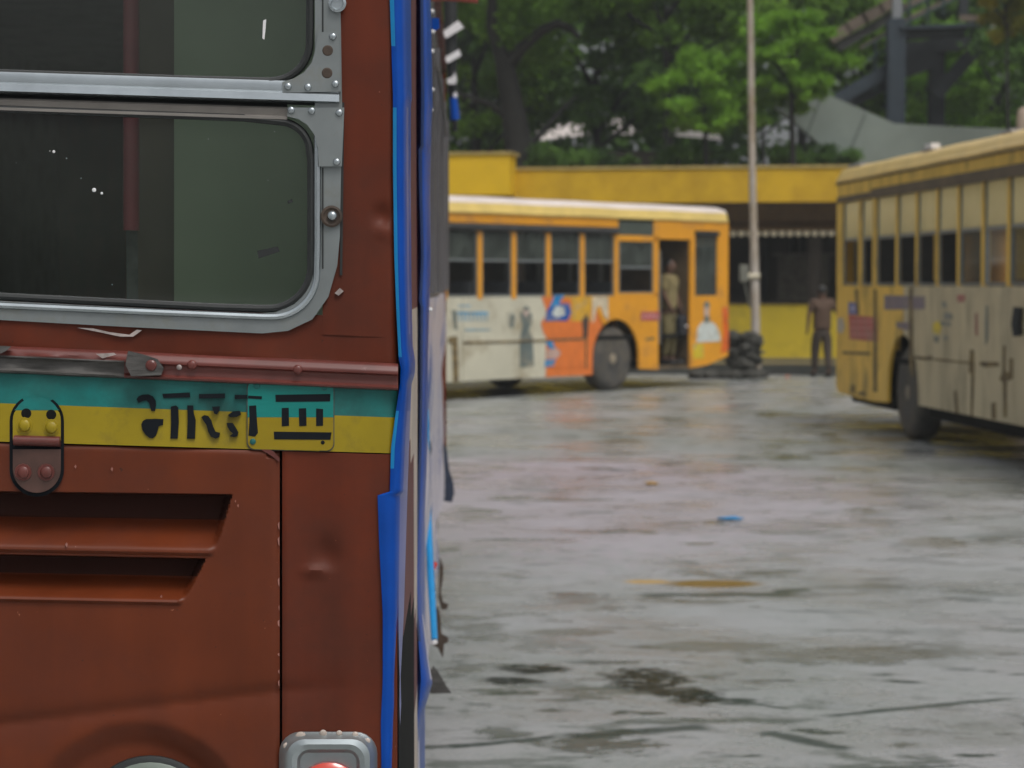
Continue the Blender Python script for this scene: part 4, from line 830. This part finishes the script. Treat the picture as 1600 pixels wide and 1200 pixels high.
# far pale shed roof that shows through the leaves
def slab(name, pts, Y, th, mt, label=None, cat=None, parent=None):
    m = MB(); m.prism([at(x, y, Y) for x, y in pts], [at(x, y, Y)+Vector((0, th, 0)) for x, y in pts]); o = m.build(name, mt, parent)
    if label: prop(o, label, cat)
    return o
SHY = 54
m = MB()
a, b = at(840, 226, SHY), at(1130, 226, SHY)
zt_ = at(0, 190, SHY).z; zl = at(0, 236, SHY).z
SHD = empty('far_shed', ((a.x+b.x)/2, SHY, 0), 0, 'pale roofed shed glimpsed through the leaves above the yellow fascia', 'shed')
n = 60
for i in range(n+1):
    u = i/n; x = a.x+(b.x-a.x)*u; zz = zt_-.06-.16*(2*u-1)**2+.02*(i % 2)
    m.v += [(x, SHY, zz-.24), (x, SHY+3, zz+.35)]
for i in range(n): m.f.append((2*i, 2*i+2, 2*i+3, 2*i+1)); m.m.append(0)
m.build('roof', mat('pale_metal_sheet', (.85, .76, .72), .4, var=.2, scale=2), SHD)
m = MB(); m.box(a.x+.2, b.x-.2, SHY+.2, SHY+2.8, 0, zl); m.build('wall', BWALL, SHD)
# ================================================================ FOOTBRIDGE
BY = 50
BR = empty('footbridge', at(1400, 445, BY).xy.to_3d(), 0, 'steel stair footbridge with blue grey column and brown stairs behind the depot', 'footbridge')
def beam(name, p, q, wpx, Y, th, mt, par=BR):
    p, q = Vector(p), Vector(q); d = (q-p).normalized(); n_ = Vector((-d.y, d.x))*wpx/2
    pts = [p+n_, q+n_, q-n_, p-n_]; m = MB(); m.prism([at(v.x, v.y, Y) for v in pts], [at(v.x, v.y, Y)+Vector((0, th, 0)) for v in pts]); return m.build(name, mt, par)
m = MB(); c0 = at(1399, 445, BY)
m.box(c0.x-.19, c0.x+.19, BY, BY+.05, 0, 7.4); m.box(c0.x-.19, c0.x+.19, BY+.33, BY+.38, 0, 7.4); m.box(c0.x-.03, c0.x+.03, BY+.05, BY+.33, 0, 7.4); split_build(m, 'column', STEEL, BR)
m = MB(); c0 = at(1400, 445, BY); m.box(c0.x-.1, c0.x+.1, BY+.05, BY+.25, 7.41, 12); m.build('lamp_column', mat('pale_steel', (.20, .21, .22), .5), BR)
beam('column', (1465, 60), (1463, 470), 24, BY+1.2, .3, STEELD)
beam('cross_beam', (1408, 50), (1534, 45), 19, BY+.1, .4, STEELD)
beam('cross_beam_flange', (1408, 43), (1534, 38), 5, BY-.1, .6, STEEL)
beam('deck_girder', (1412, 78), (1534, 62), 22, BY+1.0, .3, STEELD)
beam('brace', (1462, 150), (1528, 74), 20, BY+.7, .2, STEELD); beam('brace', (1408, 108), (1466, 88), 30, BY+.7, .2, STEELD)
beam('stringer', (1300, 160), (1400, 102), 20, BY+.4, .2, STEEL); beam('stringer', (1312, 170), (1400, 124), 18, BY+.9, .3, STEELD)
for i, (x, y) in enumerate(((1312, 52), (1338, 36), (1364, 22), (1390, 6))):
    beam('stair_riser', (x-14, y+8), (x+16, y-9), 17, BY+1.0, .15, STAIRB); beam('stair_tread', (x-2, y+22), (x+26, y+5), 14, BY+1.2, .3, mat('grey_tread', (.10, .10, .09), .8) if 'grey_tread' not in MATS else MATS['grey_tread'])
beam('stair_edge', (1345, 75), (1400, 43), 5, BY+.8, .1, STAIRB)
for k in range(3): beam('stair_riser', (1412, 33+k*-0-22*k), (1500, -8-22*k), 8, BY+1.2, .15, STAIRB)
for x, y in ((1368, 64), (1421, -2), (1450, -8), (1474, -18)): beam('railing_post', (x, y), (x, y+(80 if x < 1400 else 42)), 5, BY+.5, .05, GREENR)
for k in range(2):
    beam('handrail', (1412, 38-20*k), (1505, -8-22*k), 4, BY+.4, .05, GREENR); beam('handrail', (1350, 96-22*k), (1395, 72-24*k), 3, BY+.4, .05, GREENR)
beam('railing_post', (1508, -40), (1506, 25), 14, BY+.3, .15, STEELD); beam('landing_edge', (1500, 28), (1530, 28), 9, BY+.2, .1, STAIRB)
# grey ramp wall
CW = slab('ramp_wall', [(1192, 103), (1398, 193), (1600, 203), (1700, 210), (1700, 300), (1330, 300), (1308, 250), (1262, 208), (1205, 162), (1190, 130)], 47.5, .35, CONC, 'sloping grey concrete ramp wall behind the yellow fascia', 'wall')
for p, q in (((1284, 150), (1260, 212)), ((1352, 178), (1322, 250)), ((1225, 125), (1195, 180))): beam('panel_joint', p, q, 3, 47.49, .02, mat('joint_dark', (.09, .11, .10), .8) if 'joint_dark' not in MATS else MATS['joint_dark'], CW)
m = MB(); m.box(at(1335, 0, 47.6).x, at(1700, 0, 47.6).x, 47.6, 47.8, 0, 3.8); m.build('wall_base', CONC, CW)
# tank / post top behind the yellow bus
m = MB(); c0 = at(1604, 200, 40); m.lathe((c0.x, 40, 0), (0, 0, 1), [(0, .17), (4.55, .17), (4.66, .15), (4.72, .08)], 20); o = m.build('beige_post', mat('beige_post_paint', (.42, .32, .24), .6, var=.15), smooth=True); prop(o, 'beige round topped post rising behind the yellow bus roof', 'post')

# ================================================================ POLE and heap
PB = ground(1181, 588); PYy = 41.3
POL = empty('utility_pole', (at(1180, 445, PYy).x, PYy, 0), 0, 'tall thin rusty utility pole with a small box in front of the depot', 'pole')
m = MB(); m.tube([at(1182, 590, PYy), at(1179, 430, PYy), at(1176, 300, PYy), at(1173, 80, PYy), at(1171, -60, PYy), at(1167, -400, PYy)], [.085, .08, .066, .055, .05, .045], 14); m.build('shaft', POLEM, POL, smooth=True)
m = MB(); a = at(1156, 413, PYy-.1); b = at(1169, 440, PYy-.1); m.box(a.x, b.x, PYy-.16, PYy-.02, b.z, a.z); m.tube([((a.x+b.x)/2, PYy-.1, b.z), at(1172, 480, PYy)], .02, 6); m.build('meter_box', mat('grey_box', (.15, .15, .12), .6), POL)
m = MB(); m.tube([at(1168, 432, PYy-.06), at(1187, 432, PYy-.06)], .06, 8); m.build('clamp', mat('cream_clamp', (.5, .45, .33), .6), POL)
m = MB(); random.seed(3)
for i in range(80):
    x = random.uniform(1138, 1184); row = random.random(); y = 586-row*66; w_ = 1-.2*row
    c = at(x, y, 40.9+random.uniform(-.35, .3)); m.blob((c.x, c.y, max(.06, c.z)), (random.uniform(.07, .16), random.uniform(.08, .16), random.uniform(.04, .10)), 0, 9, 5, .25)
for i in range(40):
    x = random.uniform(1085, 1190); c = at(x, 584, 40.8+random.uniform(-.4, .4)); m.blob((c.x, c.y, .06), (random.uniform(.08, .2), .15, random.uniform(.05, .12)), 0, 9, 5, .18)
o = m.build('rubble_heap', SACK, smooth=True); prop(o, 'dark heap of sacks and rubble at the foot of the utility pole', 'heap')
# litter
def litter(px, py, r, mt, label, cat, name, z=.02):
    c = ground(px, py); m = MB(); random.seed(px); m.blob((c.x, c.y, r[2]*.8), r, 0, 8, 5, .3); o = m.build(name, mt, smooth=False); prop(o, label, cat); return o
litter(1144, 590, (.06, .06, .05), mat('green_plastic', (.02, .36, .14), .4), 'small crumpled green plastic scrap beside the dark heap', 'litter', 'plastic_scrap')
litter(1230, 591, (.035, .04, .035), mat('pink_scrap', (.6, .28, .2), .5), 'small pinkish scrap at the foot of the depot plinth', 'litter', 'paper_scrap')
litter(1141, 812, (.085, .05, .012), mat('blue_wrapper', (.02, .26, .55), .35), 'flat blue wrapper lying on the wet asphalt', 'litter', 'plastic_wrapper')
litter(1018, 757, (.05, .08, .012), mat('orange_leaf', (.40, .22, .03), .5), 'fallen brown yellow leaf on the wet asphalt left of the blue wrapper', 'leaf', 'fallen_leaf')
# ================================================================ TREES
def leaf_mesh(name, clumps, n, size, mt, parent=None):
    """clumps: (x,y,z,rx,ry,rz)"""
    c = np.array(clumps, float); vol = (c[:, 3]*c[:, 5]); idx = RNG.choice(len(c), n, p=vol/vol.sum()); q = c[idx]
    d = RNG.normal(size=(n, 3)); d /= np.linalg.norm(d, axis=1)[:, None]; r = np.abs(RNG.normal(.55, .33, n))+.1
    ctr = q[:, :3]+d*q[:, 3:6]*r[:, None]
    nrm = RNG.normal(size=(n, 3)); nrm[:, 2] = np.abs(nrm[:, 2])*1.1+.2; nrm /= np.linalg.norm(nrm, axis=1)[:, None]
    u = np.cross(nrm, RNG.normal(size=(n, 3))); u /= np.linalg.norm(u, axis=1)[:, None]; v = np.cross(nrm, u)
    s = size*RNG.uniform(.6, 1.4, n)[:, None]; u = u*s; v = v*s*.5
    V = np.stack([ctr-u, ctr+v, ctr+u, ctr-v], 1).reshape(-1, 3)
    if parent is not None: V -= np.array(XF[parent].translation)
    me = bpy.data.meshes.new(name); me.vertices.add(4*n); me.vertices.foreach_set('co', V.ravel()); me.loops.add(4*n); me.loops.foreach_set('vertex_index', np.arange(4*n)); me.polygons.add(n)
    me.polygons.foreach_set('loop_start', np.arange(0, 4*n, 4)); me.polygons.foreach_set('loop_total', np.full(n, 4)); me.materials.append(mt); me.update(calc_edges=True)
    o = bpy.data.objects.new(name, me); COL.objects.link(o)
    if parent is not None: o.parent = parent; XF[o] = XF[parent]
    return o
def crown_clumps(c, r, k, cr):
    out = []
    for _ in range(k):
        d = RNG.normal(size=3); d /= np.linalg.norm(d); f = RNG.uniform(.2, 1)**.5; q = RNG.uniform(.6, 1.3)*cr
        out.append((c[0]+d[0]*r[0]*f, c[1]+d[1]*r[1]*f, c[2]+d[2]*r[2]*f, q, q, q*.6))
    return out
def tree(name, label, base, c, r, k, cr, n, size, mt, trunk=None, group='trees behind the depot'):
    T = empty(name, (base[0], base[1], 0), 0, label, 'tree', group)
    tr = MB()
    if trunk:
        for pts, rad in trunk: tr.tube(pts, rad, 9)
    else:
        big = min(1, r[0]/2); tr.tube([(base[0], base[1], 0), (base[0]+.1, base[1], c[2]*.45), (c[0], c[1], c[2])], [.20*big, .14*big, .05*big], 9)
        for j in range(6):
            a = j*1.05; z0 = c[2]-r[2]*(.9-.15*j); f_ = (z0-c[2]*.45)/(c[2]*.55); p0 = (base[0]+.1*(1-f_), base[1], z0); tr.tube([p0, (p0[0]+math.cos(a)*r[0]*.35, c[1]+math.sin(a)*r[1]*.35, z0+r[2]*.35), (c[0]+math.cos(a)*r[0]*.7, c[1]+math.sin(a)*r[1]*.7, z0+r[2]*.6)], [.06*big, .045*big, .015*big], 6)
    tr.build('trunk', BARK, T, smooth=True)
    leaf_mesh('crown', crown_clumps(c, r, k, cr), n, size, mt, T); return T
def tp(px, py, Y): return at(px, py, Y)
# big dark tree with the visible forked trunk
ty = 47.3
trk = [([(tp(815, 445, ty).x, ty, 0), tp(815, 270, ty), tp(806, 200, ty), tp(796, 140, ty), tp(788, 95, ty)], [.36, .33, .27, .23, .2]),
       ([tp(788, 100, ty), tp(776, 70, ty), tp(768, 40, ty), tp(770, -60, ty)], [.19, .13, .12, .07]),
       ([tp(790, 105, ty), tp(815, 75, ty-.1), tp(845, 48, ty-.2), tp(872, 37, ty-.3), tp(893, 45, ty-.3), tp(905, 60, ty-.3)], [.17, .13, .11, .10, .08, .05]),
       ([tp(802, 190, ty), tp(770, 165, ty), tp(730, 150, ty), tp(690, 140, ty)], [.10, .07, .05, .03]),
       ([tp(810, 240, ty), tp(840, 215, ty), tp(870, 180, ty+.5), tp(900, 150, ty+1)], [.09, .07, .05, .03])]
c = tp(830, -60, ty+.8)
tree('broadleaf_tree', 'dark forked trunk tree rising behind the left end of the yellow fascia', (trk[0][0][0][0], ty), c, (4.2, 2.6, 2.2), 60, .6, 20000, .08, LF_M, trk)
specs = [  # px, py of crown centre, distance, radii, clumps, clump radius, leaves, size, material, name, label
    (740, 90, 50.5, (2.2, 1.6, 2.6), 44, .42, 14000, .07, LF_L, 'broadleaf_tree', 'green tree directly beside the rear edge of the red bus'),
    (930, 100, 51.5, (2.6, 1.6, 2.1), 40, .5, 12000, .09, LF_D, 'broadleaf_tree', 'dark tree just right of the forked trunk'),
    (1100, 145, 46.3, (1.1, .7, .95), 50, .24, 17000, .04, LF_B, 'young_tree', 'bright green young tree just left of the utility pole'),
    (1235, 85, 46.2, (1.25, .7, 1.0), 56, .22, 18000, .04, LF_B, 'young_tree', 'bright feathery green tree just right of the utility pole'),
    (1190, 160, 46.6, (.9, .5, .75), 34, .2, 10000, .04, LF_M, 'young_tree', 'mid green young tree draping over the sloping ramp wall'),
    (1040, 10, 50, (2.4, 1.4, 1.6), 40, .42, 14000, .07, LF_L, 'broadleaf_tree', 'mid green tree above and left of the utility pole top'),
    (1250, -10, 53, (2.8, 1.6, 2.2), 44, .5, 14000, .08, LF_L, 'broadleaf_tree', 'leafy tree behind the pole top and left of the brown stairs'),
    (1345, 110, 53, (1.6, 1.2, 1.4), 30, .4, 10000, .07, LF_L, 'broadleaf_tree', 'tree seen through the footbridge below the stair stringer'),
    (1440, 130, 54, (1.5, 1.2, 1.8), 34, .4, 11000, .07, LF_B, 'broadleaf_tree', 'lighter tree seen between the two footbridge columns'),
    (1560, 130, 52.5, (1.8, 1.3, 1.6), 36, .4, 13000, .07, LF_L, 'broadleaf_tree', 'green tree behind the footbridge brace above the yellow bus'),
    (1650, 60, 49, (1.3, 1.3, 2.4), 34, .45, 11000, .07, LF_D, 'broadleaf_tree', 'dark tree at the far right above the yellow bus roof'),
    (1572, 5, 46, (.7, .6, .75), 34, .2, 10000, .04, LF_O, 'young_tree', 'olive yellow foliage hanging at the top right above the footbridge landing')]
for px, py, Y, r, k, cr, n, sz, mt, nm, lb in specs:
    c = tp(px, py, Y); tree(nm, lb, (c.x, c.y), c, r, k, cr, n, sz, mt)
# solid wood behind
cl = []
for i in range(300):
    x = RNG.uniform(-16, 30); cl.append((x, RNG.uniform(60, 66), RNG.uniform(.5, 12.5), 1.7, 1.4, 1.4))
o = leaf_mesh('distant_wood', cl, 90000, .26, LF_D); prop(o, 'dense dark green wood behind the trees', kind='stuff')
# shrubs along the back of the depot roof line
for px, lb in ((905, 'low dark shrub above the fascia left of the pale shed'), (1060, 'low dark shrub above the fascia in front of the shed'), (1255, 'low shrub above the fascia under the ramp wall')):
    c = tp(px, 248, 47.0); T = empty('shrub', (c.x, c.y, 0), 0, lb, 'shrub', 'shrubs behind the depot roof')
    m = MB(); m.tube([(c.x, c.y, 0), (c.x, c.y, c.z)], [.08, .03], 7); m.build('stem', BARK, T); leaf_mesh('foliage', crown_clumps(c, (1.1, .5, .22), 14, .26), 4500, .05, LF_D, T)

# ================================================================ PEOPLE
def skin(name, nodes, edges, mt, parent, lvl=2, root=0, extra=None):
    """nodes: (x,y,z,r)"""
    me = bpy.data.meshes.new(name+'_tmp'); me.from_pydata([n[:3] for n in nodes], edges, []); o = bpy.data.objects.new(name+'_tmp', me); COL.objects.link(o)
    sk_ = o.modifiers.new('s', 'SKIN'); sk_.use_smooth_shade = True; ss = o.modifiers.new('u', 'SUBSURF'); ss.levels = lvl; ss.render_levels = lvl
    for i, n in enumerate(nodes):
        rr = n[3] if hasattr(n[3], '__len__') else (n[3], n[3]); me.skin_vertices[0].data[i].radius = rr; me.skin_vertices[0].data[i].use_root = (i == root)
    dg = bpy.context.evaluated_depsgraph_get(); dg.update(); e = o.evaluated_get(dg); m2 = bpy.data.meshes.new_from_object(e)
    bpy.data.objects.remove(o)
    if extra:
        bm = bmesh.new(); bm.from_mesh(m2); t = bpy.data.meshes.new('t'); t.from_pydata(extra.v, [], extra.f); bm.from_mesh(t); bm.to_mesh(m2); bm.free()
    m2.materials.clear(); m2.materials.append(mt)
    for p in m2.polygons: p.use_smooth = True; p.material_index = 0
    ob = bpy.data.objects.new(name, m2); COL.objects.link(ob); ob.parent = parent; XF[ob] = XF[parent]; return ob
def person(loc, rz, label, shirt_m, trou_m, H=1.65, armL=None, armR=None, legs=((.09, .0), (-.09, .0)), lean=0, skinc=(.13, .065, .04), group='people in the yard'):
    """local axes: faces -y, x to its left as seen from the front ... z up"""
    P = empty('person', loc, rz, label, 'person', group); k = H/1.7
    sm_ = MATS.get('brown_skin') or mat('brown_skin', skinc, .5, var=.08); hm = MATS.get('black_hair') or mat('black_hair', (.012, .011, .010), .5); sh_ = MATS.get('black_shoe') or mat('black_shoe', (.015, .014, .014), .4)
    z = lambda v: v*k
    nodes = [(0, 0, z(.95), .11), (0, 0, z(1.15), .11), (0, -lean, z(1.35), .13), (0, -lean, z(1.45), .055), (0, -lean-.01, z(1.53), .05), (0, -lean-.015, z(1.60), .085), (0, -lean-.005, z(1.67), .065)]
    ed = [(i, i+1) for i in range(6)]
    def chain(start, pts):
        p = start
        for q in pts: nodes.append(q); ed.append((p, len(nodes)-1)); p = len(nodes)-1
        return p
    arms = []
    for side, arm in ((1, armL), (-1, armR)):
        el, wr = arm; shp = (side*.17, -lean, z(1.40)); arms.append((shp, el, wr))
        w_ = chain(2, [(*shp, .055), (*el, .04), (*wr, .028)])
        d = (Vector(wr)-Vector(el)).normalized(); s2 = Vector((-d.y, d.x, 0)) if abs(d.z) < .8 else Vector((0, 1, 0)); s2 = (s2-d*s2.dot(d)).normalized(); nn = d.cross(s2)
        palm = Vector(wr)+d*.05; pi = chain(w_, [(*palm, (.03, .018))])
        for f in range(4):
            b0 = palm+d*.025+s2*(.027-.018*f); L = (.065, .075, .07, .055)[f]; chain(pi, [(*b0, .0095), (*(b0+d*L*.5+nn*.006), .0085), (*(b0+d*L+nn*.022), .007)])
        th = Vector(wr)+d*.03+s2*.03; chain(w_, [(*th, .011), (*(th+d*.035+s2*.018), .009), (*(th+d*.06+s2*.02+nn*.01), .008)])
    lg = []
    for side, (kx, ft) in zip((1, -1), legs):
        hip = (side*.09, 0, z(.90)); kn = (side*.095, -ft*.5-.02, z(.50)); an = (side*.095, -ft+.02, z(.09)); toe = (side*.10, -ft-.14, z(.035)); lg.append((hip, kn, an, toe))
        chain(0, [(*hip, .08), (*kn, .052), (*an, .034), (*toe, .03)])
    ex = MB(); hc = (0, -lean-.015, z(1.60)); ex.blob((hc[0], hc[1], hc[2]), (.076, .092, .112), 0, 14, 10); ex.blob((0, hc[1]-.095, hc[2]-.012), (.014, .022, .024), 0, 8, 6)
    for s in (1, -1): ex.blob((s*.077, hc[1]+.005, hc[2]-.008), (.012, .02, .03), 0, 8, 6)
    ex.blob((0, hc[1]-.086, hc[2]-.052), (.026, .010, .009), 0, 8, 5)
    skin('body', nodes, ed, sm_, P, 2, 0, ex)
    # shirt
    n2 = [(0, 0, z(.90), (.185, .14)), (0, 0, z(1.08), (.18, .14)), (0, -lean, z(1.25), (.195, .15)), (0, -lean, z(1.38), (.17, .125)), (0, -lean, z(1.46), .07)]; e2 = [(0, 1), (1, 2), (2, 3), (3, 4)]
    for shp, el, wr in arms:
        mid = Vector(shp).lerp(Vector(el), .85); n2.append((*shp, .082)); e2.append((3, len(n2)-1)); n2.append((*mid, .062)); e2.append((len(n2)-2, len(n2)-1))
    skin('shirt', n2, e2, shirt_m, P, 2, 1)
    n3 = [(0, 0, z(.97), (.15, .12)), (0, 0, z(.88), (.15, .12))]; e3 = [(0, 1)]
    for hip, kn, an, toe in lg:
        a = len(n3); n3 += [(hip[0], hip[1], hip[2]-.08, .112), (*kn, .086), (an[0], an[1], an[2]+.03, .06)]; e3 += [(1, a), (a, a+1), (a+1, a+2)]
    skin('trousers', n3, e3, trou_m, P, 2, 0)
    hb_ = MB(); hb_.blob((hc[0], hc[1]+.018, hc[2]+.028), (.084, .090, .098), 0, 14, 8); hb_.build('hair', hm, P, True, smooth=True)
    for hip, kn, an, toe in lg:
        s_ = MB(); s_.blob((toe[0], (an[1]+toe[1])/2, .035), (.05, .14, .042), 0, 12, 8); s_.build('shoe', sh_, P, True, smooth=True)
    e_ = MB()
    for s in (1, -1): e_.blob((s*.030, hc[1]-.086, hc[2]+.010), (.012, .006, .007), 0, 8, 5)
    e_.build('eyes', hm, P, True)
    return P
KH = mat('khaki_cloth', (.21, .165, .07), .8, var=.15, scale=6); KH2 = mat('khaki_trousers', (.16, .13, .055), .8, var=.15, scale=6)
MB_ = mat('maroon_brown_shirt', (.080, .044, .026), .8, var=.2, scale=8); DT = mat('dark_trousers', (.045, .031, .022), .8, var=.2)
# conductor on the step of the orange bus
st = h2(1052, 445)[0]; pw = F2.o+F2.x*(st+.2)+F2.y*.23; pw.z = .37
person(pw, F2.a+R(12), 'man in khaki uniform standing in the doorway of the orange bus holding a black bag', KH, KH2, 1.68, armL=((.24, -.02, 1.13), (.24, -.10, .90)), armR=((-.21, .0, 1.13), (-.16, -.1, .92)), legs=((0, .02), (0, -.02)))
bgc = pw+F2.x*.235+F2.y*-.12
BAG = empty('black_bag', (bgc.x, bgc.y, pw.z+.45), F2.a, 'black bag hanging from the hand of the man in khaki', 'bag')
m = MB(); m.box(-.17, .17, -.06, .06, 0, .28); m.prism([(-.17, -.06, .28), (.17, -.06, .28), (.12, -.02, .34), (-.12, -.02, .34)], [(-.17, .06, .28), (.17, .06, .28), (.12, .02, .34), (-.12, .02, .34)]); m.build('bag_body', mat('black_bag_cloth', (.015, .018, .025), .5, var=.3), BAG, True)
m = MB(); m.tube([(-.08, 0, .33), (-.06, 0, .43), (0, 0, .46), (.06, 0, .43), (.08, 0, .33)], .01, 6); m.build('bag_handle', RUB, BAG, True)
m = MB(); m.blob((.0, -.062, .16), (.03, .008, .02)); m.build('bag_clasp', WHITE, BAG, True)
# walker beside the yellow bus, back to the camera
g_ = ground(1284, 589)
person((g_.x, g_.y, 0), R(180+12), 'man in maroon brown shirt and dark trousers walking away beside the yellow bus', MB_, DT, 1.62, armL=((.255, .02, 1.13), (.245, -.06, .90)), armR=((-.29, -.06, 1.17), (-.40, -.24, 1.10)), legs=((0, .14), (0, -.10)))

# ================================================================ HAZE (thin volume added to lift the dark tones)
m = MB(); m.box(-460, 460, -260, 660, -1, 18); hz = m.build('tone_lift_haze', [], None); prop(hz, kind='stuff')
hm_ = bpy.data.materials.new('tone_lift_volume'); hm_.use_nodes = True; n_ = hm_.node_tree.nodes; n_.clear(); o_ = n_.new('ShaderNodeOutputMaterial'); v_ = n_.new('ShaderNodeVolumePrincipled')
v_.inputs['Density'].default_value = .0010; v_.inputs['Color'].default_value = (.88, .92, .92, 1); hm_.node_tree.links.new(v_.outputs[0], o_.inputs['Volume']); hz.data.materials.append(hm_)
